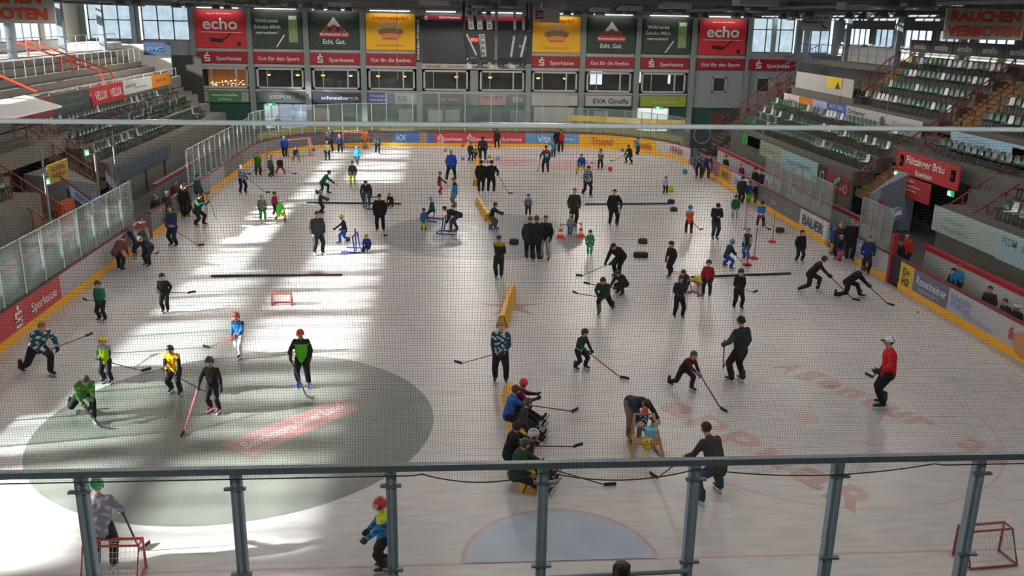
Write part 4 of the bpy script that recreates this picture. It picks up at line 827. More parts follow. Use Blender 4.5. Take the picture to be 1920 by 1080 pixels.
for sx in(-1,1):
    for sy in (-1,1): g.bar((.15+1.4*sx,.95*sy,10.8),(.15+1.4*sx,.95*sy,9.0),.07); g.bar((.15+1.4*sx,.95*sy,9.0),(.15+1.18*sx,.95*sy,7.8),.07)
g.bar((-1.2,0,8.45),(1.5,0,8.45),.05); g.build('black_frame',BLK,r)
def strip(x,z0,z1,dx,y,nm='number_strip',w_=.22,col='a6a8a6',digits=4,c2='55585a'):
    a=V((x,y,z1));b=V((x+dx,y,z0)); g=MB().bar(a,b,w_,.03,upv=(0,1,0)); o=g.build(nm,M(col,.5),r); g=MB()
    for k in range(digits): p=a+(b-a)*((k+.5)/digits)-V((0,.03,0)); g.slab(p,X,(a-b),w_*.62,(b-a).length/digits*.7,.01)
    if digits: g.build('digit_box',M(c2,.4),o)
for x in (-1.05,-.68,-.28): strip(x,9.1,10.15,.1,-1.05)
for x in (.85,1.22): strip(x,9.1,9.9,.02,-1.05,'pale_bar',.1,'8a8c8c',0)
strip(-.5,8.0,8.9,.08,-1.05); strip(-1.15,8.05,8.9,.42,-1.05,'tilted_bar',.07,'a6a8a8',0); strip(.85,8.0,8.85,-.12,-1.05,'tilted_bar',.09,'a6a8a8',0); strip(1.35,8.0,8.85,-.2,-1.05,'tilted_bar',.09,'b0b2b2',0); strip(-.62,8.05,8.9,.1,-1.05,'tilted_bar',.05,'a6a8a8',0)
MB().text('88:8',(-.82,-1.02,8.68),X,Z,.14,.3).build('red_digits',M('ff3018',.4,0,0,1,0,3),r)
MB().bar((1.05,-1.0,8.45),(1.3,-1.0,8.4),.1,.1).build('camera_unit',M('8a7468'),r)
for k in range(12):
    x=-1.0+2.3*(k%6)/5; y=-.7+1.2*(k//6); MB().lathe([(.03,7.72),(.1,7.66),(.12,7.5),(.02,7.5)],(x,y,0),10).build('spotlight',M('2c2c2e' if k%2 else 'b0b0a8',.4),r)
for k,(x,y,z0) in enumerate(((-4.6,10,6.3),(-1.9,-20,8.0),(20.5,5,4.7),(15.8,-4,7.4))):
    if k in (0,2): tag(MB().tube([(x,y,z0),(x+.02,y,10.9)],.015,5).build('hanging_cable',M('8a8a88')),['thin cable hanging before the left mountain banner','thin cable hanging before the right seat rows'][k//2],'cable')
# ------------------------------------------------------------ people
DG=[None]
def remesh(mb,vox,sm,name):
    me=bpy.data.meshes.new('tmp'); me.from_pydata([tuple(v) for v in mb.v],[],mb.f); o=link(bpy.data.objects.new('tmp',me))
    r=o.modifiers.new('r','REMESH'); r.mode='VOXEL'; r.voxel_size=vox; r.use_smooth_shade=True
    if sm: q=o.modifiers.new('s','SMOOTH'); q.factor=.5; q.iterations=sm
    bpy.context.view_layer.update(); out=bpy.data.meshes.new_from_object(o.evaluated_get(bpy.context.evaluated_depsgraph_get())); out.name=name
    bpy.data.objects.remove(o); bpy.data.meshes.remove(me)
    out.polygons.foreach_set('use_smooth',[True]*len(out.polygons)); return out
def cap(g,a,b,ra,rb,n=12):          # rounded, tapered limb
    a=V(a);b=V(b); g.ball(a,ra,n); g.ball(b,rb,n)
    if (b-a).length>1e-4: g.tube([a,b],ra,n,0,rb)
def basis(fwd,up):
    f=V(fwd).normalized(); r=f.cross(V(up)).normalized(); return Matrix((r,f,r.cross(f))).transposed()
# head prototype, 1 unit tall, looking along +y
def headproto():
    g=MB(); g.ball((0,-.04,.12),.40,16,sc=(.88,1.08,.95)); g.ball((0,.08,-.14),.30,14,sc=(.86,1.0,1.1)); g.ball((0,.2,-.33),.13,10,sc=(1.2,.9,.8))
    g.tube([(0,.33,.02),(0,.46,-.12)],.05,8,0,.075); g.ball((0,.44,-.12),.07,8); g.ball((0,.32,.1),.16,10,sc=(1.7,.6,.5)); g.ball((0,.36,-.25),.075,8,sc=(1.3,.5,.6))
    for s in(-1,1): g.ball((s*.355,-.03,-.03),.1,8,sc=(.35,.8,1.2)); g.ball((s*.18,.24,-.12),.14,8)
    g.tube([(0,-.02,-.3),(0,-.06,-.55)],.2,10)
    me=remesh(g,.05,2,'head'); V_=[v.co.copy() for v in me.vertices]; F_=[tuple(p.vertices) for p in me.polygons]; bpy.data.meshes.remove(me); return V_,F_
HV,HF=headproto()
def handproto():   # right hand gripping: wrist at origin, fingers along -z, palm facing -x; length about 1
    g=MB(); cap(g,(0,0,.05),(0,0,-.18),.17,.2); cap(g,(0,.1,-.25),(0,-.12,-.25),.17,.16); cap(g,(0,.12,-.38),(0,-.14,-.36),.13,.12)
    for i,(y,l) in enumerate(((.2,.9),(.07,1.0),(-.06,.94),(-.19,.78))):
        cap(g,(0,y,-.42),(-.05,y,-.42-.26*l),.075,.068,8); cap(g,(-.05,y,-.42-.26*l),(-.24,y,-.42-.33*l),.066,.06,8); cap(g,(-.24,y,-.42-.33*l),(-.3,y,-.42-.16*l),.06,.05,8)
    cap(g,(-.05,.14,-.12),(-.2,.26,-.28),.095,.08,8); cap(g,(-.2,.26,-.28),(-.34,.2,-.42),.078,.06,8)
    me=remesh(g,.035,1,'hand'); V_=[v.co.copy() for v in me.vertices]; F_=[tuple(p.vertices) for p in me.polygons]; return V_,F_,me
HDV,HDF,HANDME=handproto()
def gloveproto():
    g=MB(); cap(g,(0,0,.3),(0,0,-.02),.3,.26); cap(g,(0,.12,-.3),(0,-.14,-.3),.24,.23)
    for y,l in ((.27,.9),(.09,1.0),(-.09,.94),(-.27,.78)):
        cap(g,(0,y,-.45),(-.06,y,-.42-.3*l),.115,.11,8); cap(g,(-.06,y,-.42-.3*l),(-.3,y,-.42-.36*l),.11,.1,8)
    cap(g,(-.05,.2,-.15),(-.28,.36,-.34),.14,.11,8); return remesh(g,.045,1,'glove')
GLOVEME=gloveproto()
def meshof(mb,name,nm=1,smooth=True):
    me=bpy.data.meshes.new(name); me.from_pydata([tuple(v) for v in mb.v],[],mb.f)
    for _ in range(nm): me.materials.append(None)
    me.polygons.foreach_set('material_index',mb.m); me.polygons.foreach_set('use_smooth',[smooth]*len(me.polygons)); return me
def dome(g,c,sx,sy,sz,zc,back=0,n=20,k=12,mi=0):  # open shell cut at height zc, lower behind
    vs=[];fs=[]
    for i in range(k+1):
        for j in range(n):
            a=2*math.pi*j/n; lo=math.asin(max(-.95,min(.95,(zc-(back if math.sin(a)<.2 else 0))/sz))); t=math.pi/2-(math.pi/2-lo)*i/k
            vs.append(V(c)+V((sx*math.cos(t)*math.cos(a),sy*math.cos(t)*math.sin(a),sz*math.sin(t))))
    N=len(vs); vs+=[V(c)+(v-V(c))*.93 for v in vs]
    for i in range(k):
        for j in range(n): q=(i*n+j,i*n+(j+1)%n,(i+1)*n+(j+1)%n,(i+1)*n+j); fs+=[q,tuple(x+N for x in q[::-1])]
    for j in range(n): fs.append((k*n+j,k*n+(j+1)%n,N+k*n+(j+1)%n,N+k*n+j))
    g.add(vs,fs,mi)
def hatproto(kind):
    g=MB()
    if kind=='helmet':
        dome(g,(0,-.03,.12),.46,.52,.5,.0,.3)
        for x in (-.2,0,.2): g.tube([(x,.42*math.cos(t)-.03,.12+.49*math.sin(t)*(1-abs(x)*.35)) for t in [.5,.9,1.3,1.7,2.1,2.5]],.035,6,1)
        for s in(-1,1): g.ball((s*.42,-.02,-.06),.15,10,1,(.4,1,1.1)); g.tube([(s*.4,.05,-.12),(s*.25,.25,-.42),(0,.3,-.47)],.02,5,1)
        g.tube([(.4*math.cos(t),-.03+.5*math.sin(t),.17) for t in [.3+.25*k for k in range(11)]],.04,6,1)
        return meshof(g,kind,2)
    if kind=='cage':
        for x in (-.26,-.13,0,.13,.26): g.tube([(x,.46-abs(x)*.35,.14),(x,.56-abs(x)*.45,-.1),(x*.8,.46-abs(x)*.4,-.42)],.014,5)
        for z in (.1,-.03,-.16,-.29,-.42): g.tube([(.4*math.cos(t)*(1 if z>-.3 else .8),.1+.44*math.sin(t),z) for t in [.15+.283*k for k in range(11)]],.014,5)
        return meshof(g,kind)
    if kind=='beanie': dome(g,(0,-.05,.12),.42,.48,.5,.02,.15); g.tube([(.41*math.cos(t),-.05+.47*math.sin(t),.13-.07*(math.sin(t)<0)) for t in [2*math.pi*k/18 for k in range(19)]],.055,7,1); return meshof(g,kind,2)
    if kind=='bobble': dome(g,(0,-.05,.12),.42,.48,.5,.02,.15); g.tube([(.41*math.cos(t),-.05+.47*math.sin(t),.13-.07*(math.sin(t)<0)) for t in [2*math.pi*k/18 for k in range(19)]],.055,7,1); g.ball((0,-.1,.7),.13,10,1); return meshof(g,kind,2)
    if kind=='cap': dome(g,(0,-.04,.12),.41,.47,.44,.04,.04); g.add([(-.3,.36,.17),(.3,.36,.17),(.22,.72,.1),(-.22,.72,.1),(-.3,.36,.2),(.3,.36,.2),(.22,.72,.13),(-.22,.72,.13)],[(0,3,2,1),(4,5,6,7),(0,1,5,4),(1,2,6,5),(2,3,7,6),(3,0,4,7)],1); return meshof(g,kind,2)
    if kind=='hair': dome(g,(0,-.07,.13),.405,.46,.44,.1,.42); return meshof(g,kind,1)
    if kind=='longhair': dome(g,(0,-.08,.13),.42,.47,.44,.1,.43); g.tube([(0,-.36,0),(0,-.4,-.4),(0,-.36,-.75)],.22,8,0,.1); return meshof(g,kind,1)
    if kind=='hood': dome(g,(0,-.06,.1),.47,.53,.52,-.1,.35); g.tube([(.44*math.cos(t),.12,.1+.48*math.sin(t)) for t in [-.9+k*.31 for k in range(17)]],.06,6); return meshof(g,kind,1)
HATS={k:hatproto(k) for k in ('helmet','cage','beanie','bobble','cap','hair','longhair','hood')}
def skateproto():
    g=MB(); cap(g,(0,-.3,.46),(0,.1,.42),.17,.16); cap(g,(0,.1,.4),(0,.44,.38),.155,.11); cap(g,(0,-.3,.5),(0,-.24,1.05),.18,.2)
    me=remesh(g,.05,2,'boot'); return me
BOOTME=skateproto()
def bladeproto():
    g=MB(); g.box((-.03,-.5,0),(.03,.52,.1),0); g.box((-.05,-.46,.1),(.05,.48,.17),1); g.box((-.05,-.42,.1),(.05,-.2,.34),1); g.box((-.05,.12,.1),(.05,.36,.32),1); return meshof(g,'blade',2,False)
BLADEME=bladeproto()
def child(name,me,parent,mw,mats):
    o=link(bpy.data.objects.new(name,me)); o.parent=parent; o.matrix_local=mw
    while len(me.materials)<len(mats): me.materials.append(None)
    for i,q in enumerate(mats): o.material_slots[i].link='OBJECT'; o.material_slots[i].material=q
    return o
def ik(a,c,l1,l2,pole):
    a=V(a);c=V(c);d=c-a; L=d.length; mx=(l1+l2)*.995
    if L>mx: c=a+d*(mx/L); d=c-a; L=mx
    x=(l1*l1-l2*l2+L*L)/(2*L); h=math.sqrt(max(0,l1*l1-x*x)); u=d/L; p=V(pole); p=p-u*p.dot(u); p=p.normalized() if p.length>1e-5 else V((0,0,1)); return a+u*x+p*h,c
def clothm(c,sc_=9): return M(c,.8,0,.22,sc_,.15,0,None,.2)
SKIN=['c49478','b98768','cfa083']
POSE={
 'stand':dict(),'relax':dict(fl=(-.09,.03,0),fr=(.08,-.02,0)),
 'skate':dict(hip=.46,lean=18,fl=(-.1,.07,0),fr=(.1,-.05,0)),
 'play':dict(hip=.44,lean=32,fl=(-.12,.1,0),fr=(.12,-.06,0)),
 'stride':dict(hip=.43,lean=36,fl=(-.06,.1,0),fr=(.16,-.3,.02)),
 'stridel':dict(hip=.43,lean=36,fr=(.06,.1,0),fl=(-.16,-.3,.02)),
 'lunge':dict(hip=.38,lean=48,fl=(-.05,.2,0),fr=(.16,-.38,.03)),
 'step':dict(hip=.49,lean=8,fl=(-.06,.14,0),fr=(.07,-.14,.01)),
 'bend':dict(hip=.47,lean=72,fl=(-.09,.06,0),fr=(.09,-.08,0)),
 'bendh':dict(hip=.49,lean=52,fl=(-.08,.05,0),fr=(.09,-.06,0)),
 'wide':dict(hip=.43,lean=22,fl=(-.2,.02,0),fr=(.2,.0,0)),
 'crouch':dict(hip=.27,lean=45,fl=(-.1,.12,0),fr=(.1,-.02,0)),
 'seat':dict(hip=.0,lean=12,sit=1),'kneel':dict(hip=.24,lean=35,fl=(-.14,.12,0),fr=(.12,-.2,.0)),
 'glide':dict(hip=.4,lean=44,fl=(-.03,.05,0),fr=(.1,-.36,.14)),
}
NP=[0]
def person(px,py,top,hdg,pose,jk,tr,head,label,stick=None,sleeve=None,yoke=None,hem=None,camo=None,skate='17181b',glove='1b1c20',kid=None,hands=None,fat=1.0,loc=None,S=None,sock=None,seatz=None,text=None,two=True,skin=None,boots=False,side=None,stkc='2a2a2c',look=None,group='people on the ice',feet=None,cage=False,lenf=1.0,headc=None):
    NP[0]+=1; rr=random.Random(NP[0]*13+5)
    P=dict(hip=.51,lean=3,fl=(-.055,.0,0),fr=(.055,.0,0),sit=0); P.update(POSE[pose])
    if feet: P['fl'],P['fr']=feet
    base=V(loc) if loc is not None else U(px,py); base.z=base.z if loc is not None else 0
    lean=rad(P['lean']); ank=.085
    if P['sit']: hipz=.02
    else: hipz=P['hip']
    if pose in('seat',): P['fl']=P['fl'] if feet else (-.09,.5,0); P['fr']=P['fr'] if feet else (.09,.46,0)
    # stature from the height the photo shows
    tz=(hipz+.34*math.cos(lean)+.13*math.cos(lean*.4))+.02
    if S is None:
        lo,hi=.3,3.0
        for _ in range(30):
            mid=(lo+hi)/2
            if rowof(base+Z*mid)>top: lo=mid
            else: hi=mid
        S=lo/tz
        if P['sit']: S=(lo-(seatz or 0))/(tz)
    S=max(.85,min(2.0,S)); kid=kid if kid is not None else S<1.5
    hh=.165 if kid else .137
    rz=-rad(hdg); root=thing('person',label,'person',tuple(base),group,rz)
    def loc2(w_): q=Matrix.Rotation(-rz,3,'Z')@(V(w_)-base); return q/S
    if P['sit']: hipz=(seatz or 0)/S+.07
    pel=V((0,-.25*math.sin(lean)*(0 if P['sit'] else 1)*.6,hipz)); Rl=Matrix.Rotation(-lean,3,'X')
    neck=pel+Rl@V((0,0,.305)); sh={-1:pel+Rl@V((-.097*fat**.3,0,.278)),1:pel+Rl@V((.097*fat**.3,0,.278))}; 
    hl=lean*.35 if look is None else rad(look); hf=V((0,math.cos(hl),-math.sin(hl))); Hm=basis(hf,(0,0,1)); hc=neck+Rl@V((0,.01,.05))+Hm@V((0,.02,hh*.42))
    foot={-1:V(P['fl']),1:V(P['fr'])}
    # arms / stick
    ht={s:(sh[s]+V((s*.035,.045,-.295))) for s in(-1,1)}
    if hands:
        for s in(-1,1):
            if hands.get(s) is not None: ht[s]=V(hands[s])
    st=None
    if stick:
        B=loc2(U(*stick)) if len(stick)==2 else loc2(stick[3] if False else U(stick[0],stick[1],'z',stick[2]))
        sg=side or (1 if B.x>0 else -1); mxl=.92*lenf if not kid else .9*lenf
        if two:
            T=neck+V((-sg*.07,.16,-.24)) if not P['sit'] else neck+V((-sg*.05,.2,-.16))
        else: T=sh[sg]+V((sg*.07,.14,-.2))
        d=B-T
        if d.length>mxl: B=T+d*(mxl/d.length) if d.length>mxl*1.35 else B
        d=B-T; L=d.length
        if two: ht[-sg]=T+d*.04; ht[sg]=T+d*min(.42,.25/L)
        else: ht[sg]=T+d*.05
        st=(T,B,sg)
    arms={}
    for s in(-1,1):
        arms[s]=ik(sh[s],ht[s],.165,.15,(s*.7,-.55,-.5)); 
    ha={s:arms[s][1] for s in(-1,1)}
    legs={}
    for s in(-1,1):
        h=pel+V((s*.052,0,-.02)); a=foot[s]+V((0,-.01,ank)); pole=(s*.15,1,.1) if not P['sit'] else (s*.1,.2,1)
        k,e=ik(h,a,.235,.225,pole); legs[s]=(h,k,e)
    vox=max(.013,.0125*S)
    G=lambda: MB()
    sc_=lambda g:[setattr(v,'x',v.x*S) or setattr(v,'y',v.y*S) or setattr(v,'z',v.z*S) for v in g.v]
    # body
    g=G(); g.ball(pel,.066,12,sc=(1.1,.8,.9)); cap(g,pel,pel+Rl@V((0,0,.13)),.055,.055); cap(g,pel+Rl@V((0,0,.13)),pel+Rl@V((0,0,.22)),.056,.056); cap(g,sh[-1]-Rl@V((0,0,.01)),sh[1]-Rl@V((0,0,.01)),.04,.04); cap(g,neck-Rl@V((0,0,.02)),hc,.034,.034)
    for s in(-1,1):
        cap(g,sh[s],arms[s][0],.036,.028); cap(g,arms[s][0],ha[s],.028,.02); h,k,e=legs[s]; cap(g,h,k,.056,.037); cap(g,k,e,.038,.024); cap(g,e,e+V((0,.05,-.02)),.024,.02)
    sc_(g); me=remesh(g,vox,2,'body'); bv=[v.co.copy() for v in me.vertices]; bf=[tuple(p.vertices) for p in me.polygons]; bpy.data.meshes.remove(me)
    b=MB(); b.add(bv,bf,0)
    b.add([(hc+Hm@(v*hh))*S for v in HV],HF,0)
    for s in(-1,1): b.ball((hc+Hm@V((s*.14*hh,.345*hh,.02*hh)))*S,.035*hh*S,6,1,(1.3,.6,.7)); b.ball((hc+Hm@V((s*.14*hh,.36*hh,.12*hh)))*S,.03*hh*S,6,1,(2,.5,.4))
    b.ball((hc+Hm@V((0,.40*hh,-.25*hh)))*S,.04*hh*S,6,2,(2,.5,.5))
    bare=glove is None
    hm={}
    for s in(-1,1):
        fd=(ha[s]-arms[s][0]).normalized()
        q=V((0,1,0)) if abs(fd.y)<.9 else V((0,0,1)); y=(q-fd*q.dot(fd)).normalized(); x=y.cross(-fd); R3=Matrix((x,y,-fd)).transposed()
        Mh=R3.to_4x4(); Mh.translation=(ha[s]+fd*0)*S; hs=(.105 if bare else .1)*S*(1.08 if kid else 1); Mh=Mh@Matrix.Diagonal((hs*(1 if s>0 else -1),hs,hs,1)); hm[s]=Mh
        if bare: b.add([Mh@v for v in HDV],[f[::s] for f in HDF],0)
    ob=MB(); ob.v=b.v;ob.f=b.f;ob.m=b.m
    me=meshof(b,'body',0); sk=M(skin or rr.choice(SKIN),.6,0,.06,8,0,0,None,.3); 
    for q in (sk,M('241a16',.5,0,0),M('9c5a50',.6,0,0)): me.materials.append(q)
    o=link(bpy.data.objects.new('body',me)); o.parent=root
    # jacket
    g=G(); f_=fat
    cap(g,pel+Rl@V((0,0,-.035)),pel+Rl@V((0,.0,.1)),.088*f_,.086*f_); g.ball(pel+Rl@V((0,0,-.02)),.092*f_,12,sc=(1.12,.9,.9)); cap(g,pel+Rl@V((-.03,0,.1)),pel+Rl@V((-.03,0,.23)),.075*f_,.08*f_);cap(g,pel+Rl@V((.03,0,.1)),pel+Rl@V((.03,0,.23)),.075*f_,.08*f_)
    cap(g,sh[-1]-Rl@V((0,0,.012)),sh[1]-Rl@V((0,0,.012)),.045,.045); cap(g,pel+Rl@V((0,0,.1)),pel+Rl@V((0,0,.24)),.082*f_,.07*f_); cap(g,neck-Rl@V((0,0,.045)),neck+Rl@V((0,0,.004)),.06,.045)
    aw=.042 if f_<1.15 else .049
    for s in(-1,1): cap(g,sh[s],arms[s][0],aw,aw*.85); cap(g,arms[s][0],arms[s][0].lerp(ha[s],.9),aw*.85,aw*.68)
    sc_(g); me=remesh(g,vox,2,'jacket'); mats=[jk]; zz=[]
    def mi(c):
        if c not in mats: mats.append(c)
        return mats.index(c)
    iR=Rl.inverted(); 
    for p in me.polygons:
        c=p.center/S; t=iR@(c-pel); arm=any((c-arms[s][0]).length<.12 and min((c-(sh[s].lerp(arms[s][0],k))).length for k in(.35,.6,.8,1))<.054 or min((c-arms[s][0].lerp(ha[s],k)).length for k in(.2,.5,.8,1))<.054 for s in(-1,1)) and abs(t.x)>.082*f_
        i=0
        if sleeve and arm: i=mi(sleeve)
        elif yoke and t.z>.25: i=mi(yoke)
        elif hem and t.z<-.02:
            i=mi(hem)
        if hem and not arm and .0<=t.z<.06 and (math.sin(t.x*110)*.03+.03)>t.z: i=mi('d4d8dc')
        if camo and i==0 and math.sin(c.x*61+3*math.sin(c.z*37))+math.sin(c.z*71+2*math.sin(c.y*43+c.x*29))>.55: i=mi(camo)
        p.material_index=i
    for c in mats: me.materials.append(clothm(c))
    o=link(bpy.data.objects.new('jacket',me)); o.parent=root
    if text:
        cpos=(pel+Rl@V((0,-.105,.15)))*S; g=MB().text(text,cpos,(1,0,0),Rl@V((0,0,1)),.1*S,.13*S,off=.01); me2=bpy.data.meshes.new('number'); me2.from_pydata([tuple(v) for v in g.v],[],g.f); me2.materials.append(WHITE); q=link(bpy.data.objects.new('number',me2)); q.parent=o
    # trousers
    g=G(); g.ball(pel+V((0,0,-.01)),.086*min(f_,1.1),12,sc=(1.1,.88,.85))
    for s in(-1,1):
        h,k,e=legs[s]; cap(g,h,k,.066*min(f_,1.1),.05); cap(g,k,k.lerp(e,.96),.05,.042)
    sc_(g); me=remesh(g,vox,2,'trousers')
    for c in [tr]+([sock] if sock else []): me.materials.append(clothm(c))
    if sock:
        for p in me.polygons:
            c=p.center/S
            if any(min((c-legs[s][1].lerp(legs[s][2],k)).length for k in(.35,.6,.85,1))<.065 for s in(-1,1)): p.material_index=1
    o=link(bpy.data.objects.new('trousers',me)); o.parent=root
    # head wear
    kind,hcol=head[0],head[1]; hcol2=head[2] if len(head)>2 else hcol
    Mh=Hm.to_4x4(); Mh.translation=hc*S; Mh=Mh@Matrix.Scale(hh*S,4)
    rough=.3 if kind=='helmet' else .8
    hat=child({'longhair':'hair','bobble':'beanie'}.get(kind,kind),HATS[kind],root,Mh,[M(hcol,rough,0,.1,5),M(hcol2 if hcol2!=hcol or kind!='helmet' else '1c1c20',rough,0,.1,5)][:len(HATS[kind].materials) or 1])
    if cage or (kind=='helmet' and cage is None): child('face_cage',HATS['cage'],root,Mh,[M('c0c2c4' if cage is not True else '202226',.4,.5)])
    if kind in('cap','beanie','bobble') and headc: child('hair',HATS['hair'],root,Mh@Matrix.Scale(.97,4),[M(headc,.8)])
    # gloves, skates
    if not bare:
        for s in(-1,1): child('glove',GLOVEME,root,hm[s],[M(glove,.7,0,.2,20)])
    for s in(-1,1):
        h,k,e=legs[s]; fl=.165*S*(1.08 if kid else 1); ft=foot[s]; 
        fd=V((s*.12,1,0)).normalized()
        if P['sit']: fd=V((s*.2,.45,.9)).normalized(); 
        elif ft.z>.08: fd=V((s*.1,.7,-.7)).normalized()
        up_=V((0,0,1)) if not P['sit'] else (k-e).normalized()
        B3=basis(fd,up_); Mk=B3.to_4x4(); off=e-(B3@V((0,-.25*.165,ank+ .0)))
        off2=e*S-B3@V((0,-.27*fl,.52*fl)) if (P['sit'] or ft.z>.08) else V((ft.x*S,(ft.y-.01)*S+.27*fl,ft.z*S+(0 if not boots else -.1*fl)))
        if boots: off2=off2+B3@V((0,0,-.18*fl)) if P['sit'] else off2-V((0,0,.17*fl))
        Mk.translation=off2; Mk=Mk@Matrix.Scale(fl,4)
        so_=child('boot' if boots else 'skate',BOOTME,root,Mk,[M(skate,.5,0,.15,8)])
        if not boots: child('blade',BLADEME,so_,Matrix.Identity(4),[STEEL,M('d0d2d4' if skate!='2446b0' else '2446b0',.4)])
    if st:
        T,Bp,sg=st; Rz=Matrix.Rotation(rz,3,'Z'); Tw=base+Rz@(T*S); Bw=base+Rz@(Bp*S)+Z*(.045 if len(stick)==2 else 0); d=(Bw-Tw).normalized(); 
        hr=V((RT.x,RT.y,0)).normalized(); bl=V((d.x,d.y,0)); bl=bl.normalized() if bl.length>.2 else hr; 
        sgl=label.split(',')[0]
        r=thing('hockey_stick','','hockey stick',tuple(Bw),'hockey sticks held by skaters'); r['label']='hockey stick held by the '+person_short(label)
        gs=MB(); gs.bar(Tw-d*.08*S,Bw-d*.02,.03,.022); gs.build('shaft',M(stkc,.4,0,.1,3),r)
        gb=MB(); w_=.045; pr=[Bw+bl*t*.27+V((-bl.y,bl.x,0))*(.03*(t*t))*sg for t in (0,.25,.5,.75,1)]
        for a,c in zip(pr[:-1],pr[1:]): gb.bar(a,c,.016,.075)
        gb.build('blade',BLK,r)
    return root
def person_short(l):
    q=l.split(' with ')[0].split(' beside ')[0] if False else l
    return ' '.join(q.split()[:11]).rstrip(',')
P_=person
BK='1c1d20'; NV='1c2436'; GY='4a4e54'; JEANS='33405a'
TEAL='1f4a5c'
# nearest to the camera
P_(200,1068,900,350,'relax','6c6878',BK,('helmet','128a44'),'person in mottled grey violet jacket and green helmet, near left small goal',(262,1034),camo='8c8a98',fat=1.12,two=False,side=1)
P_(722,1072,937,270,'stand','2a7ab4',BK,('helmet','b4202c'),'person in blue checked jacket with yellow collar and red helmet, facing left',yoke='b8c02c',camo='1a4a74',hands={-1:(-.14,.2,.55),1:(.1,.22,.5)},fat=1.15,cage=None)
P_(1330,936,799,335,'play','3a3a36',JEANS,('hair','1c1612'),'man in dark olive jacket and jeans skating beside the near glass post',(1233,899),fat=1.1,feet=((-.17,-.06,0),(.2,.06,0)),glove=None,kid=False,two=False,side=-1)
P_(1190,818,730,160,'bend',NV,'6e6a66',('hair','2c2018'),'man in dark navy jacket bending over the child with the wooden sledge',skate='4a2420',feet=((.02,-.1,0),(.16,.1,0)),hands={-1:(-.1,.42,.4),1:(.2,.42,.4)},glove=None,kid=False,S=1.72,look=60)
P_(1203,835,762,180,'skate','1c3238','5c6068',('helmet','d0202c'),'small child with red helmet and pale blue gloves holding the wooden sledge',glove='7fa8c8',hem='e0e0e4',camo='d8dce0',hands={-1:(-.2,.25,.62),1:(.2,.25,.62)},skate='2c5c8c')
P_(1285,731,655,150,'stride',BK,'2a1c24',('longhair','4a4438'),'long haired child in black leaning onto a stick, black and red top',(1350,767),glove='7a6a94',yoke='5a1c24')
P_(1382,718,594,335,'relax','2c3036',BK,('beanie','141416'),'tall man in black beanie and dark grey jacket seen from behind',(1356,690,.15),sleeve='3c4248',fat=1.15,two=False,side=-1,kid=False,headc='6a5a48')
P_(1655,764,631,285,'relax','c01c22','17171b',('cap','d8d8e0','20243c'),'man in bright red jacket and white cap on the right of the ice',(1637,707,.9),fat=1.12,two=False,side=-1,kid=False,headc='2c241c',lenf=.35)
P_(1087,693,616,140,'skate','22402c',BK,('helmet','15161a'),'child in dark green jersey with black helmet and red stick',(1162,709),stkc='a03028',hem='c0c8c0')
P_(938,717,602,185,'relax',TEAL,BK,('hair','8a7458'),'man in blue and white jersey with brown hair before the yellow foam bumper',(866,681,.25),hem='5a2030',camo='c4ccd4',sleeve='2a4258',fat=1.15,kid=False,side=1,two=True,lenf=1.1)
P_(569,724,616,180,'relax','5ab428','1a1a1c',('helmet','c8242c'),'child in lime and black jacket with red helmet, blue skates',(574,745),yoke='20241c',sleeve='22281e',skate='2446b0',side=1,two=False,glove='2a2420',fat=1.05)
P_(451,668,586,195,'step','2a78b8','d0d4d8',('helmet','b83038'),'child in bright blue jacket, white trousers and red helmet',(393,654),glove='9a4c40',yoke='1c3a58',stkc='a8504c')
P_(403,772,670,190,'relax','1e1e22','242428',('helmet','26304a'),'child all in black with dark blue helmet and red laced skates',(346,811),skate='8c2434',two=False,side=1,stkc='b05a5c',hands={-1:(-.2,.1,.42),1:None})
P_(331,738,643,185,'skate','e0b018','201f20',('helmet','151619'),'child with yellow vest over black sleeves and black helmet',(384,737),sleeve='201f22',sock='2e2e30')
P_(203,717,632,185,'relax','a8cc20','22242a',('helmet','d8c420'),'child with neon yellow vest, yellow helmet and grey sleeves',(266,698),sleeve='4a4c58',yoke='8a94a0',fat=1.1)
P_(82,704,598,130,'stride',TEAL,'201c20',('hair','7a5a44'),'player in blue and white jersey striding at the left boards',(160,630,.75),hem='5a2030',camo='b8c4cc',fat=1.15,kid=False)
P_(165,785,686,150,'lunge','3c7a3c','151816',('beanie','4a4844'),'player in green patterned top and grey beanie bending low over a stick',(188,803),camo='7aa850',glove='1c1c1e',fat=1.12,headc='6a4a38',kid=False,S=1.7)
P_(193,602,527,190,'relax','1c6c4c','1e2024',('helmet','182420'),'child in teal green jacket near the left boards',(131,568),fat=1.05)
P_(311,586,513,175,'stand','1e1f22','1a1a1e',('helmet','1a1b1e'),'child in black with stick held level across the hips',(352,549,.55),cage=None,hands=None)
# seated on the yellow bumper
def seated(hx,hy,hz,jk,tr,head,label,stick=None,S=1.35,**k):
    q=U(hx,hy,'z',hz); dx=k.pop('dx',-.1); hd=k.pop('hdg',95)
    sz=.37
    return P_(0,0,0,hd,'seat',jk,tr,head,label,stick,loc=(q.x+dx,q.y,0),S=S*1.1,seatz=sz,feet=((-.08,.52,-.06),(.1,.47,-.06)),**k)
seated(977,710,1.22,'5c1c28',BK,('helmet','d0202c'),'person in maroon top with red helmet seated farthest on the yellow bumper',None,1.4,hands={-1:(-.1,.3,.5),1:(.1,.3,.5)})
seated(962,724,1.2,'2a62b8','1c1e22',('helmet','4a1c24'),'person in bright blue top with dark red helmet seated on the yellow bumper',(1072,774),1.42,side=1)
seated(975,748,1.08,'3a3438','1c1e22',('helmet','3c3c44'),'small child in dark striped top seated beside the blue one on the bumper',None,1.15,hem='9a4450',dx=.05)
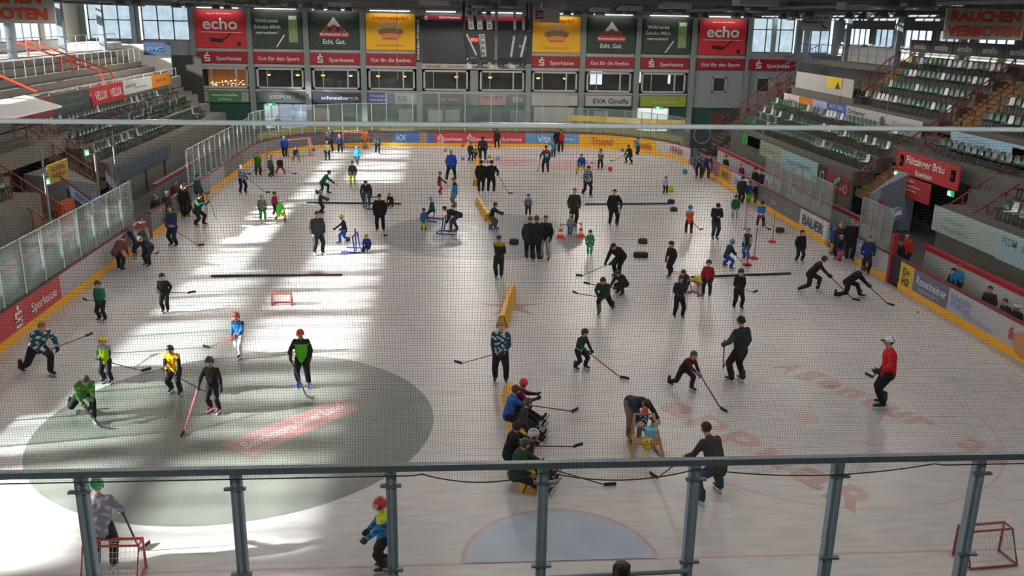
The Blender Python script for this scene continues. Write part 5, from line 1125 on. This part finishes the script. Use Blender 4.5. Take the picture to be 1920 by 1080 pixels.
seated(965,796,1.15,'16171a','18191c',('hood','141518'),'person in black hooded jacket seated in the middle of the bumper',(1120,838,.0),1.42,fat=1.15,side=-1)
seated(1000,818,1.05,'4a1822','1a1a1e',('helmet','b8b8bc'),'person in maroon and black top with white helmet leaning forward on the bumper',None,1.35,camo='1c1c20',dx=-.15)
seated(978,830,1.15,'1f4024','161c18',('helmet','1f3a24'),'large person in dark green jacket seated nearest on the yellow bumper',(1132,912),1.45,fat=1.25,side=-1)
# middle of the rink
P_(935,522,440,190,'stand','1e2420','23262c',('cap','3a2420','20201c'),'man in dark jacket with yellow green collar holding a stick before his chest',(938,508,.1),yoke='8c8428',kid=False,lenf=.8)
P_(992,488,405,10,'stand','26282c','17181c',('hair','6a5040'),'man in dark grey coat, left of the pair beside the pucks',kid=False,fat=1.1,skate='17181b')
P_(1005,490,404,350,'stand','1c1e22','14151a',('hair','4a3a30'),'man in black coat, right of the close pair at centre ice',kid=False,fat=1.15)
P_(1022,485,403,200,'relax','15171c','9c9488',('hair','3c342c'),'man in black jacket with white shoulder stripe and khaki trousers',kid=False,yoke='20242a',boots=True,fat=1.05)
P_(1069,443,408,0,'stand','7c8890','2f5c94',('cap','9a9c98','9a9c98'),'small child in pale top and blue trousers between the traffic cones',S=1.02)
P_(1075,424,352,180,'stand','333428','1c1c20',('hair','7a4030'),'man in olive coat with red brown hair at centre ice',kid=False,glove=None,fat=1.1,boots=True)
P_(1149,424,354,180,'relax','191b20','15161a',('hair','1c1a18'),'man in black with legs apart beside the long foam bar',(1159,420),kid=False,fat=1.15,two=False,side=-1)
P_(1105,480,422,185,'stand','2c8c4c','3c9c54',('helmet','26303c'),'small child in green overall with patterned belly',camo='3c7c9c',skate='3c6c9c',S=1.12)
P_(1157,522,455,225,'bendh','17181c','131418',('cap','141416','141416'),'coach in black cap and black jacket leaning on a stick',(1092,519),kid=False,fat=1.25,S=1.78)
P_(1165,553,495,225,'crouch','222a24','1c1e20',('helmet','15161a'),'player in dark green grey crouching in front of the black capped coach',(1070,531),S=1.55,kid=False,fat=1.1)
P_(1130,590,515,200,'stridel','1f3c28','15171c',('helmet','14161a'),'child in dark green jersey gliding with stick to the left',(1082,550,.35),hem='3c5c44',sock='5c5c60')
P_(1257,518,453,230,'step','1c1e22','141518',('helmet','1c1c20'),'child in dark clothes walking beside the black pucks',glove='17181a')
P_(1284,545,490,220,'crouch','3a3e44','1c1e24',('helmet','3c3a36'),'child in grey top crouching by the red framed gate',S=1.3)
P_(1271,597,515,180,'relax','191a20','16171b',('helmet','1c1c24'),'child in black with back protector in front of the crouching one',(1312,545,.3),camo='3c3e44')
P_(1324,556,488,200,'relax','9c1a2c','1e1c20',('helmet','1c1c22'),'child in red jacket with blue boots beside the long foam bar',skate='2446a0',yoke='8c1826')
P_(1382,580,505,180,'relax','1c1f1f','17191a',('helmet','24262a'),'child in black with stick to the right on the near side of the bar',(1434,553,.1),fat=1.1,cage=None)
P_(1291,440,386,10,'relax','d04a20','1c1c22',('helmet','3c6cb0'),'child in orange jacket with blue helmet at the right faceoff area',(1312,432),yoke='5a9cc0',fat=1.1)
P_(1340,448,378,180,'stand','1c1c20','2c3444',('beanie','15151a'),'man in black jacket looking down at his hands near the poles',kid=False,glove=None,hands={-1:(-.03,.16,.62),1:(.03,.16,.62)},fat=1.15,look=35,boots=True)
P_(1363,504,450,75,'wide','1c3848','1f50a4',('helmet','3c8cb8'),'child in dark blue top, bright blue trousers and blue helmet',(1397,500),side=1)
P_(1399,487,428,230,'relax','1c2c28','2a68a4',('helmet','5a7ab4','c8d0dc'),'child with blue and white helmet between the red poles',glove='1a1c20',yoke='1c3830',sleeve='b0b8b0')
P_(1425,427,378,20,'skate','2a64a8','1c1c24',('hair','3a2420'),'child in blue top bending by the crossbar of the red poles',(1438,430),hem='a03040')
P_(1377,410,362,200,'relax','1a5a38','9aa8a8',('hood','1a4a34'),'child in dark green poncho held by a tall person',fat=1.3,S=1.2)
P_(1388,383,330,180,'stand','26302c','1c1e20',('hood','20241e'),'adult in dark green coat behind the green poncho child',kid=False,fat=1.25)
P_(1402,381,340,180,'stand','2450a4','3cb42c',('helmet','2a3c6c'),'child in blue jacket and bright green trousers at the right boards')
P_(1416,382,342,170,'stand','1c1e24','2c2e30',('hair','30241c'),'dark clothed person next to the green trousered child',kid=False)
P_(1432,380,350,170,'stand','2c2c54','1c3c34',('hair','3a2a24'),'person in dark violet top at the right boards beside the glass',S=1.2)
P_(1497,493,432,170,'relax','1c1a20','1e2028',('longhair','1c1a1c'),'child in black jacket with bright lined skates facing the boards',skate='6c8cb0',fat=1.15)
P_(1524,548,482,110,'stride','191a22','1a1b24',('helmet','16171c'),'tall skater in dark blue grey suit, left of the two at the right gate',(1598,562),kid=False,skate='c8c8cc',side=1,S=1.68)
P_(1596,559,495,100,'lunge','15161c','14151a',('helmet','141418'),'skater in black striding out low toward the right boards',(1663,571),kid=False,side=1,S=1.66)
P_(1557,478,420,150,'stand','2c64b0','c8a82c',('helmet','2c4c94'),'child in bright blue and yellow by the BAUER board gate',S=1.35)
P_(1571,490,443,160,'stand','1c2034','d04c8c',('helmet','6c7890'),'small child in dark jacket and pink trousers at the right gate',S=1.12)
P_(1591,489,410,200,'stand','17181c','18191c',('hair','8a6450'),'tall man in black standing in the right gate opening',kid=False,fat=1.2)
P_(1622,515,440,200,'stand','1e3468','1c1c30',('beanie','3c5c5c'),'adult in dark blue jacket beside the narrow white board',kid=False,glove=None)
# far right
P_(1246,365,327,160,'relax','b8b4d4','1c1c20',('helmet','a02c3c'),'tiny child in white and violet top with dark red helmet',S=1.05,skate='c0c4c8')
P_(1310,334,280,215,'bendh','2c3450','1c2030',('helmet','2c3c6c'),'player in blue checked jersey bending at the far right gate',camo='a8b0c8',kid=False)
P_(1322,336,283,170,'bendh','3c4c6c','2a3450',('hair','3a3c48'),'person in blue grey bending beside the checked jersey player',kid=False)
P_(1180,307,270,240,'wide','1e1c20','1a1a1e',('helmet','1a1a1e'),'skater in black with stick before the yellow far right boards',(1150,303),S=1.5)
P_(1194,291,264,60,'relax','2c74a0','1c1e22',('helmet','20304a'),'child in cyan blue leaning at the second yellow board',S=1.3)
P_(1100,368,310,160,'step',TEAL,'241c24',('helmet','1c1c24'),'player in blue and white jersey walking beyond the long right bar',camo='b0bcc8',hem='5a2030',kid=False)
P_(1125,318,280,190,'relax','3c3c3c','17171b',('helmet','2a2420'),'child in white and yellow top with stick beside the red ball',(1104,312),yoke='b8b024',camo='a8a8a8')
P_(1090,328,287,200,'wide','2450a8','a8b828',('helmet','b83848'),'child in blue jacket, lime trousers and red helmet at the far end')
P_(1023,325,272,355,'relax','20445c','241c24',('hair','3a3020'),'player in blue jersey with number 28 seen from behind',(1009,322),yoke='8c2c34',camo=None,text='28',kid=False,two=False,side=-1)
P_(1037,297,264,10,'step','2c80b4','1c2024',('hair','3c4c58'),'child in cyan top with raised arm near the far boards',hands={-1:(-.25,.1,.9),1:None})
P_(1050,286,242,180,'relax','c01c20','201c20',('beanie','201c20'),'referee like man in bright red top before the blue vita board',kid=False)
P_(1044,286,240,180,'relax','17181c','1c1c20',('hair','301c1c'),'person in black close behind the one in bright red',kid=False)
P_(932,279,242,0,'relax','1c1c20','16161a',('helmet','181818'),'person in black in front of the red far boards',S=1.5)
P_(905,302,257,0,'bendh','191a1f','26304a',('hair','1c1816'),'man in black bending over a child at the far yellow wedge',kid=False)
P_(892,300,262,170,'stand','c8b02c','2c3c70',('helmet','8c8c2c'),'tiny child with yellow vest held by the bending man',S=1.05)
P_(882,303,263,150,'relax','203c4c','1c1c24',('helmet','1c2c34'),'child in dark jersey beside the far yellow wedge',S=1.35)
P_(902,362,300,0,'stand','16171b','141519',('hair','201a16'),'man in black, left of the standing pair before the far wedge',kid=False,fat=1.25)
P_(921,362,300,5,'relax','17181c','141519',('hair','241c18'),'man in black, right of the standing pair, with a stick',(953,363),kid=False,fat=1.15,two=False,side=1)
P_(846,340,280,0,'relax','2048a8','1c1c24',('beanie','8cd02c'),'adult in blue jacket with lime green hat and legs apart',kid=False,glove='1c2030',fat=1.1,feet=((-.14,0,0),(.13,0,0)))
P_(824,365,315,85,'stand','6c2450','c8283c',('beanie','8c2c4c'),'child in magenta jacket and red trousers',S=1.28,hands={-1:(-.1,.25,.55),1:(.1,.25,.55)})
P_(853,390,332,250,'stand','2488c0','6c746c',('cap','4a4a30','3a3a28'),'man in cyan and black jacket with olive cap',kid=False,sleeve='2c84b8',yoke='2a2a24',glove=None)
P_(923,431,380,110,'skate','202224','5c4a30',('helmet','17181a'),'child in dark jacket with bright blue skates by the yellow wedge',skate='2446b0',hands={-1:(-.1,.3,.6),1:(.15,.35,.6)})
P_(990,405,364,185,'relax','6c6c7c','1c1c22',('helmet','2c2420'),'child in grey and white top in the middle of the ice',yoke='8c8c98')
P_(850,434,385,280,'bend','2c1e1c',JEANS,('hair','2a1c18'),'adult in brown jacket bending over the blue walking frame',kid=False,S=1.72,glove=None,boots=True,skate='4a2c20')
P_(795,435,396,0,'relax','2c5c94','a0c020',('helmet','2c3038'),'small child in blue jacket and lime trousers left of the bent adult',S=1.1,hands={-1:(-.14,.1,.45),1:(.2,.25,.5)})
P_(812,414,377,300,'seat','1e5468','1e2c3c',('bobble','7c74b4','7c74b4'),'child in teal jacket and violet hat sitting on a walking frame',loc=tuple(U(812,412)),S=1.15,seatz=.45)
P_(713,434,363,180,'relax','16171b','141519',('beanie','141416'),'man in black beanie and black tracksuit left of centre ice',kid=False,fat=1.15,skate='17181b',headc='5a4030')
P_(733,388,362,200,'kneel','3c2420','3c2420',('beanie','8aa08a'),'child in brown half hidden behind the man in black tracksuit',S=1.15)
P_(597,477,395,150,'relax','34383c','24282c',('hair','2c241c'),'man in long dark grey jacket standing left of the blue frame',kid=False,fat=1.2,glove=None)
P_(646,457,404,270,'step','23202c','2450b4',('helmet','b8b85c'),'child in dark top, blue trousers and pale yellow helmet',hands={-1:(-.2,.3,.55),1:(.1,.1,.5)})
P_(689,471,443,190,'seat','1f3480','1c2440',('helmet','a8a02c'),'small child in blue with yellow helmet sitting on the ice by a blue frame',loc=tuple(U(689,470)),S=1.12,seatz=.12)
P_(602,401,358,90,'relax','3c2c30','38282c',('helmet','2c98c0'),'child in brown with cyan helmet at the left foam bar',hands={-1:(-.1,.3,.65),1:(.1,.3,.62)})
P_(688,389,335,180,'bendh','2c3034','4a5068',('hair','3a302c'),'bent adult in grey jacket pushing a blue frame',kid=False,boots=True)
P_(526,418,369,15,'wide','4ccc2c','d8c020',('beanie','e0e0e0'),'child in lime jacket, yellow trousers and white hat',S=1.25)
P_(516,405,367,120,'relax','8c2440','1c1c24',('helmet','2c2028'),'child in pink red top behind the lime one',S=1.2,sleeve='8c2c48')
P_(493,414,369,160,'relax','3c4440','2c8c3c',('helmet','8c9c9c'),'child in camouflage jacket with green trousers',camo='a0a8a0',skate='2c5c8c',fat=1.1,S=1.25)
P_(610,365,319,80,'stride','1c6c54','2c3434',('helmet','20242a'),'child in teal green striding toward a stick',(634,352),side=1)
P_(662,348,302,180,'relax','3c4044','e0dc20',('hair','3c342c'),'child in grey jacket and bright yellow trousers',(672,350) if False else None)
P_(671,310,268,200,'step','28a8d0','30405a',('helmet','9c7c6c'),'child in bright cyan coat near the far left goal',S=1.3,fat=1.15)
P_(455,363,308,140,'relax','4c5c78','1c1c24',('hair','8a6450'),'player in blue and white jersey at the far left boards',(498,362),camo='b8c0cc',kid=False,side=1)
P_(484,330,292,150,'relax','2c6c2c','2c2430',('hair','203c20'),'person in green jacket at the far left corner',(470,328),S=1.45,fat=1.2)
P_(508,332,296,110,'relax','3c4c40','2c3830',('helmet','30342c'),'child in grey green beside the orange helmet',S=1.3)
P_(526,328,292,170,'wide','24262c','c8301c',('helmet','e05c24'),'child in black top, red trousers and orange helmet',(549,327),S=1.3)
P_(535,296,253,180,'stand','2450a0','1c2030',('hair','2c3040'),'adult in blue coat in the far left corner',kid=False,fat=1.15)
P_(555,303,273,150,'wide','2c3c70','8c8424',('helmet','2c3444'),'child in blue top and olive yellow trousers by the far left goal',S=1.15)
P_(614,302,264,160,'relax','c8c09c','20242a',('helmet','e0dcd4'),'child in cream jacket and white helmet before the dark far boards',S=1.35)
P_(620,286,236,190,'relax','2a2c34','241c20',('hair','4a3028'),'adult in dark jersey with white patches behind the cream jacket child',camo='8c8c94',kid=False,fat=1.2)
P_(638,288,249,170,'relax','2c4878','1e2430',('hair','3a2c28'),'child in blue top beside the far goal frame',S=1.4)
P_(685,281,240,180,'stand','c0682c','8a6848',('helmet','b4785c'),'person in orange top and brown trousers at the far goal',S=1.5)
P_(708,289,247,170,'step','20343c','1c1c24',('helmet','7c2c34'),'player in dark jersey with white stripes stepping by the blue boards',camo='b8c0c4',S=1.5)
P_(745,360,300,0,'stand','16171b','141519',('hair','201a16'),'x') if False else None
# left boards
P_(227,508,440,20,'bendh','6c3c3c','1c2430',('hair','3c2c28'),'person in dusky red top leaning over the left board gate',kid=False,S=1.65,glove=None)
P_(262,478,404,120,'bendh','a8a09a','2a3c58',('hair','4a3a34'),'man in pale sweater with reddish scarf bending at the left gate',kid=False,yoke='8c4c44',glove=None,fat=1.15)
P_(278,500,438,200,'bendh','2c3234','24292c',('hair','8a8480'),'person in dark grey jacket bending beside the pale sweater man',(307,481),kid=False,fat=1.15,two=False)
P_(327,463,385,200,'relax','2a2c5c','1c2428',('hair','5a3c34'),'player in dark blue and green jersey by the left boards',(371,461),yoke='1c3c3c',kid=False,fat=1.2,hem='1c2c30',S=1.8,stkc='5a2c2c')
P_(348,407,345,190,'stand','1c1c20','18181c',('hair','2c2420'),'person in black behind the left board gate line',kid=False,fat=1.1)
P_(374,424,362,110,'skate','1c3c34','2c2024',('hair','2a1c20'),'person in dark green jacket holding a camera at the left boards',kid=False,fat=1.3,hands={-1:(-.05,.28,.68),1:(.08,.28,.68)})
# behind boards and on benches
def spect(px,py,z,jk,head,label,hdg=90,ax=None,**k):
    q=U(px,py,'z',z); q.x=(16.35 if q.x<17.3 else 17.5) if 16.3<q.x<17.45 else q.x; S_=k.pop('S',1.7); sit=k.pop('sit',False)
    hh=S_*.96
    if sit: P_(0,0,0,hdg,'seat',jk,'1e2024',head,label,loc=(q.x,q.y,-.05),S=S_,seatz=.42,group='people behind the boards',boots=True,feet=((-.09,.33,0),(.09,.33,0)),**k)
    else: P_(0,0,0,hdg,'stand',jk,'1e2024',head,label,loc=(q.x,q.y,-.05),S=S_,group='people behind the boards',boots=True,**k)
spect(1693,452,1.5,'17181c',('cap','1c1c24','c0c0c8'),'man in black jacket leaning behind the yellow sign board',270,S=1.65,kid=False)
spect(1733,437,1.6,'c0341c',('hair','2c2420'),'person in orange red jacket beyond the black gate',200,kid=False)
spect(1795,504,1.15,'1c2420',('hair','1c1816'),'child in dark jacket on the bench clasping hands behind the blue grey board',250,sit=True,S=1.45)
spect(1830,483,1.6,'2a84bc',('hair','6a5a48'),'child in bright blue jacket standing at the white partition',200,S=1.4)
spect(1862,537,1.2,'34302c',('hair','3a2c28'),'person in brown jacket seated behind the white near right board',240,sit=True,S=1.6)
spect(1893,560,1.2,'2c3438',('hair','4a342c'),'person seated rubbing the face nearest on the right bench',260,sit=True,S=1.55)
spect(1915,572,1.15,'1c1e24',('helmet','c8c8cc'),'player with pale helmet at the right photo edge on the bench',260,sit=True,S=1.5)
spect(1362,295,1.5,'141518',('hair','1a1614'),'dark figure behind the orange yellow right board',250,kid=False)
spect(1392,308,1.4,'6c1c5c',('beanie','6c5c7c'),'person in magenta jacket behind the white right board',250,S=1.5)
spect(1418,315,1.6,'17181b',('hair','1c1816'),'dark clothed person behind the far end of the right glass',250,kid=False)
spect(1430,322,1.5,'1c1c20',('hair','241c18'),'second dark clothed person by the first right glass pane',250,kid=False)
spect(1490,338,1.4,'1c6c54',('hair','1c1c1c'),'person in green top behind the right glass panes',240,S=1.55)
spect(1580,412,1.7,'3a2224',('hair','9a7460'),'bald looking man in dark red brown top beyond the right gate',230,kid=False)
spect(1745,347,3.9 if False else 1.7,'191a1c',('hair','1c1a18'),'dark clothed man standing by the red brewery banner entrance',270,kid=False)
spect(290,365,1.6,'1c2020',('hair','1c1a18'),'dark person behind the last near left glass pane',120,kid=False)
spect(310,355,1.7,'2c2c30',('cap','b0b0b4','1c1c20'),'person with pale cap behind the left gate',120,kid=False)
spect(325,335,1.7,'3c2c2c',('hair','5c3c34'),'person with reddish face standing behind the left gate',110,kid=False)
spect(345,345,1.6,'203028',('hair','1c1c1c'),'person in dark green behind the left boards gate',110,kid=False)
spect(368,325,1.7,'1c4434',('hair','241c18'),'person in green coat behind the far left glass',110,kid=False)
spect(520,215,1.7,'24343c',('hair','241c18'),'dark figure in the passage by the left glass doors',180,kid=False)
# ------------------------------------------------------------ things on the ice
def wedge(label,a,b,w_=.5,h=.5,pads=True):
    a=V(a);b=V(b);d=(b-a).normalized(); n=V((-d.y,d.x,0)); r=thing('foam_bumper',label,'bumper',tuple((a+b)/2),'yellow foam bumpers on the ice')
    def prism(p,q): g=MB(); vs=[p-n*w_/2,p+n*w_/2,p+Z*h+n*.07,p+Z*h-n*.07,q-n*w_/2,q+n*w_/2,q+Z*h+n*.07,q+Z*h-n*.07]; g.add(vs,[(0,1,2,3),(7,6,5,4),(0,4,5,1),(1,5,6,2),(2,6,7,3),(3,7,4,0)]); return g
    prism(a,b).build('foam_body',M('d8a010',.45,0,.1,2),r)
    for p,s in ((a,-1),(b,1)):
        q=p+d*s*.012; g=MB(); g.bar(q-n*w_*.42+Z*.03,q-n*.05+Z*h*.93,.03,.02); g.bar(q+n*w_*.42+Z*.03,q+n*.05+Z*h*.93,.03,.02); g.build('black_edging',BLK,r)
        MB().slab(q-n*.11+Z*.26+d*s*.01,(n*.34+Z*.94)*s if False else -n*s*.45+Z*.9,n*s*.9+Z*.45 if False else -n*s*.9-Z*.45,.24,.06,.004).build('white_patch',WHITE,r)
wedge('long yellow foam bumper behind the man in the blue jersey',(.3,-9.2,0),(-.28,-12.9,0),.42,.42)
wedge('long yellow foam bumper carrying the seated row of players',(-.42,-18.4,0),(-.30,-23.5,0),.46,.4)
wedge('yellow foam bumper behind the pair of men in black',tuple(U(891,349)),tuple(U(896,300)),.34,.4)
wedge('yellow foam bumper lying slanted left of the crouching child',tuple(U(915,415)),tuple(U(896,382)),.34,.4)
def fbar(label,a,b):
    a=U(*a);b=U(*b); r=tag(MB().bar(a+Z*.035,b+Z*.035,.09,.07).build('foam_bar',M('1c1a1a',.7)),label,'bar','black foam bars lying across the ice')
fbar('long black foam bar on the left of the ice before the small goal',(396,519),(642,517)); fbar('black foam bar in the far left half',(575,381),(752,383)); fbar('black foam bar in the far right half behind the man in black',(1097,384),(1262,383)); fbar('long black foam bar on the right, in front of the red jacket child',(1296,521),(1482,514))
for k,(x,y,w_) in enumerate(((1258,381,.36),(1263,396,.36),(1205,456,.4),(1196,482,.38),(1206,482,.38),(964,457,.4),(1462,435,.38))):
    p=U(x,y); tag(MB().lathe([(w_/2,0),(w_/2+.02,.05),(w_/2,.2),(w_/2-.06,.22)],p,14).build('rubber_block',M('1a1a1a',.7)),'black round rubber block, '+['at the end of the far right bar','in front of the far right bar end','right of the coach, farther one','left of the touching pair','right of the touching pair','beside the close pair of men','beside the right slalom pole'][k],'block')
for k,(x,y) in enumerate(((1581,528),(1721,586),(1330,530),(490,418))):
    p=U(x,y); tag(MB().lathe([(.038,0),(.04,.012),(.038,.025)],p,12).build('puck',BLK),'small black puck '+['left of the right gate','in front of the blue grey Rosenheimer board','near the red jacket child','below the camouflage child'][k],'puck')
# red slalom poles
for k,(x,y,t) in enumerate(((1401,497,430),(1414,485,425),(1448,454,395),(1397,430,390))):
    p=U(x,y); r=thing('slalom_pole','red slalom pole with round red foot, '+['nearest','second','right one holding the crossbar','far one holding the crossbar'][k],'pole',tuple(p))
    MB().ball(p,.2,14,0,(1,1,.55)).build('foot',M('c8202c',.4),r) if k<3 else MB().ball(p,.12,12,0,(1,1,.5)).build('foot',M('a8202c',.4),r); MB().tube([p,p+Z*1.35],.018,6).build('rod',M('b03038',.5),r)
a=U(1397,430)+Z*.75; b=U(1448,454)+Z*.75; tag(MB().tube([a,b],.012,5).build('crossbar',M('b03038')),'thin red crossbar between two slalom poles','bar')
for k,(x,y) in enumerate(((1051,446),(1089,444))):
    p=U(x,y); r=thing('traffic_cone','red and white traffic cone, %s of the small child'%['left','right'][k],'cone',tuple(p),'traffic cones at centre ice')
    MB().box((p.x-.2,p.y-.2,0),(p.x+.2,p.y+.2,.04)).build('base',M('d8301c'),r); g=MB(); zs=[.04,.17,.3,.43,.56,.66]; rs=[.15,.12,.095,.07,.045,.03]
    for i in range(5): g.lathe([(rs[i],zs[i]),(rs[i+1],zs[i+1])],p,14,i%2)
    g.build('cone_body',[M('e03a20',.5),WHITE],r)
a=U(1051,446)+Z*.62; b=U(1089,444)+Z*.62; tag(MB().tube([a,b],.012,5).build('crossbar',M('6c5c58')),'thin dark crossbar resting on the two traffic cones','bar')
# goals
def goal(label,c,w_,h,d,hdg,col='c03028',netc='8c8c90'):
    c=V(c); R3=Matrix.Rotation(-rad(hdg),3,'Z'); r=thing('goal',label,'goal',tuple(c),None)
    def T(x,y,z): return c+R3@V((x,y,z))
    t=.03; g=MB(); g.tube([T(-w_/2,0,0),T(-w_/2,0,h),T(w_/2,0,h),T(w_/2,0,0)],t,6); g.build('front_frame',M(col,.4),r)
    g=MB(); g.tube([T(-w_/2,0,.03),T(-w_/2,d,.03),T(w_/2,d,.03),T(w_/2,0,.03)],t*.8,6); g.tube([T(-w_/2,0,h),T(-w_/2,d*.45,h),T(-w_/2,d,.03)],t*.7,6); g.tube([T(w_/2,0,h),T(w_/2,d*.45,h),T(w_/2,d,.03)],t*.7,6); g.tube([T(-w_/2,d*.45,h),T(w_/2,d*.45,h)],t*.7,6); g.build('back_frame',M(col,.4),r)
    g=MB(); n=max(8,int(w_/.07)); tt=.0035
    pts=lambda x:[T(x,0,h),T(x,d*.45,h),T(x,d,.03)]
    for i in range(n+1): g.tube(pts(-w_/2+w_*i/n),tt,4)
    for i in range(1,9): 
        q=i/9; y,z=(d*.45*q*3,h) if q<1/3 else (d*.45+(d*.55)*(q-1/3)*1.5,h-(h-.03)*(q-1/3)*1.5); g.tube([T(-w_/2,y,z),T(w_/2,y,z)],tt,4)
    for s in(-1,1):
        for i in range(1,7): q=i/7; g.tube([T(s*w_/2,d*q,.03),T(s*w_/2,d*q,h if q<.45 else h-(h-.03)*(q-.45)/.55)],tt,4)
        for i in range(1,5): z=h*i/5; g.tube([T(s*w_/2,0,z),T(s*w_/2,d*(1-.55*z/h),z)],tt,4)
    g.build('goal_net',M(netc,.8),r); return r
goal('small red practice goal standing on the bright left ice',tuple(U(528,573)),.66,.42,.3,0,'b8403a','d0b0b0')
goal('small red goal with white netting at the near left behind the green helmet',(-7.95,-25.85,0),.95,.6,.5,180,'b03434','c8c8c8')
goal('red framed goal lying at the near right behind the post',(7.9,-26.1,0),.95,.62,.5,175,'8c3438','c0b4b4')
goal('orange red goal frame in the far left corner',tuple(U(561,292)),1.7,1.2,.6,140,'c8603c')
goal('wide orange red goal in front of the far end boards',tuple(U(667,279)),1.83,1.22,.7,0,'c8603c')
goal('brownish goal frame leaning at the far left boards',tuple(U(490,318)),1.5,1.1,.5,110,'9c5c40')
goal('small red goal beside the crouching grey child',tuple(U(1297,553)),.6,.5,.3,60,'8c3430')
# blue walking frames
def frame(label,px,py,hdg,h=.75,w_=.7):
    p=U(px,py); R3=Matrix.Rotation(-rad(hdg),3,'Z'); r=thing('skating_aid',label,'frame',tuple(p),'blue skating aids'); T=lambda x,y,z:p+R3@V((x,y,z)); mt=M('2a3c8c',.4)
    g=MB(); g.tube([T(-w_/2,-.4,.03),T(-w_/2,.3,.03),T(-w_/3,.45,.03),T(w_/3,.45,.03),T(w_/2,.3,.03),T(w_/2,-.4,.03)],.035,7); g.build('runner',mt,r)
    for s in(-1,1): MB().tube([T(s*w_/2,.2,.03),T(s*w_/2,.1,h)],.03,7).build('upright',mt,r)
    MB().tube([T(-w_/2,.1,h),T(w_/2,.1,h)],.03,7).build('handle_bar',DK,r)
frame('blue tube skating aid lying beside the seated child with yellow helmet',662,470,100,.7,.8); frame('blue tube skating aid in front of the bent brown jacket adult',838,437,280); frame('blue tube skating aid under the sitting child with violet hat',812,413,300,.42); frame('blue tube skating aid pushed by the bent grey adult',700,390,180,.6)
MB().tube([U(668,470),U(667,470)+Z*.95],.03,7).build('upright_pole',M('2a3c8c'),bpy.data.objects['skating_aid'])
# wooden sledge with buckets and balloon
p=U(1208,848); WD=M('a88458',.7,0,.2,4); r=thing('wooden_sledge','light wooden chair sledge with slanting side rails under the red helmet child','sledge',tuple(p))
for s in(-1,1):
    MB().bar(p+V((s*.34,-.45,.03)),p+V((s*.28,.5,.03)),.05,.06).build('runner',WD,r); MB().bar(p+V((s*.36,-.4,.05)),p+V((s*.22,.25,.85)),.05,.05).build('side_rail',WD,r); MB().bar(p+V((s*.25,.45,.05)),p+V((s*.22,.25,.85)),.045,.045).build('rear_post',WD,r)
MB().box((p.x-.3,p.y-.25,.3),(p.x+.3,p.y+.1,.34)).build('seat_board',WD,r); MB().bar(p+V((-.36,-.42,.05)),p+V((.36,-.42,.05)),.05,.05).build('cross_bar',WD,r); MB().bar(p+V((-.22,.25,.85)),p+V((.22,.25,.85)),.04,.04).build('handle',WD,r)
def balloon(label,px,py,r_,col,z=.0,face=False):
    q=U(px,py); q=V((q.x,q.y,z)); r=thing('balloon',label,'balloon',tuple(q),'balloons and balls on the ice'); MB().ball(q+Z*r_,r_,18,0,(1,1,1.05)).build('balloon_skin',M(col,.3,0,.05),r,True)
    if face:
        n=(CAMP-(q+Z*r_)); n=V((0,-.9,.43)); c=q+Z*r_+n*r_; g=MB()
        g.ball(c+V((-.05,0,.04)),.02,8,0,(1,.5,1.4)); g.ball(c+V((.05,0,.04)),.02,8,0,(1,.5,1.4)); g.tube([c+V((x,0,-.03-.03*math.cos(x*18))) for x in (-.09,-.05,0,.05,.09)],.01,5); g.build('simple_face',M('4a3c10'),r)
balloon('yellow smiling balloon lying on the wooden sledge',1213,852,.15,'dcc81c',.13,True)
q=U(1219,838); tag(MB().lathe([(.11,.345),(.15,.6),(.16,.62)],(p.x+.12,p.y-.02,0),14).build('bucket',M('7ab4d8',.4)),'pale blue bucket standing on the wooden sledge','bucket')
for a in (('lime yellow balloon beside the tiny child with dark red helmet',1257,360,.2,'b8c430'),('bright yellow green ball beside the red jacket child',1308,533,.17,'c0c82c'),('red ball on the far ice',1144,321,.16,'c03c44'),('orange ball near the far boards',868,276,.15,'c8603c'),('violet ball left of the lime hat adult',835,285,.14,'a08cc8'),('pale cyan ball left of the far wedge',868,300,.14,'8cc0c8'),('lime ball right of the far wedge',918,297,.14,'a8c03c'),('pale blue ball right of the lime ball',934,299,.14,'8cb4cc'),('blue ball before the blue boards',588,284,.14,'3c5c9c'),('teal ball before the far right gate',1284,326,.17,'2c8c9c'),('blue ball before the second yellow board',1167,284,.14,'3c5cac'),('teal ball close to the far boards',914,274,.12,'4c9cac'),('yellow ball close to the far boards',918,277,.12,'c8a02c')): balloon(*a)
# camera on tripod held at left boards
q=U(392,412); r=thing('camera_tripod','small camera on a thin tripod at the left boards','tripod',tuple(q)); MB().box((q.x-.1,q.y-.15,1.25),(q.x+.1,q.y+.15,1.42)).build('camera_body',BLK,r)
for k in range(3): t=2.1*k; MB().tube([q+V((.35*math.cos(t),.35*math.sin(t),0)),q+Z*1.25],.012,5).build('leg',DK,r)
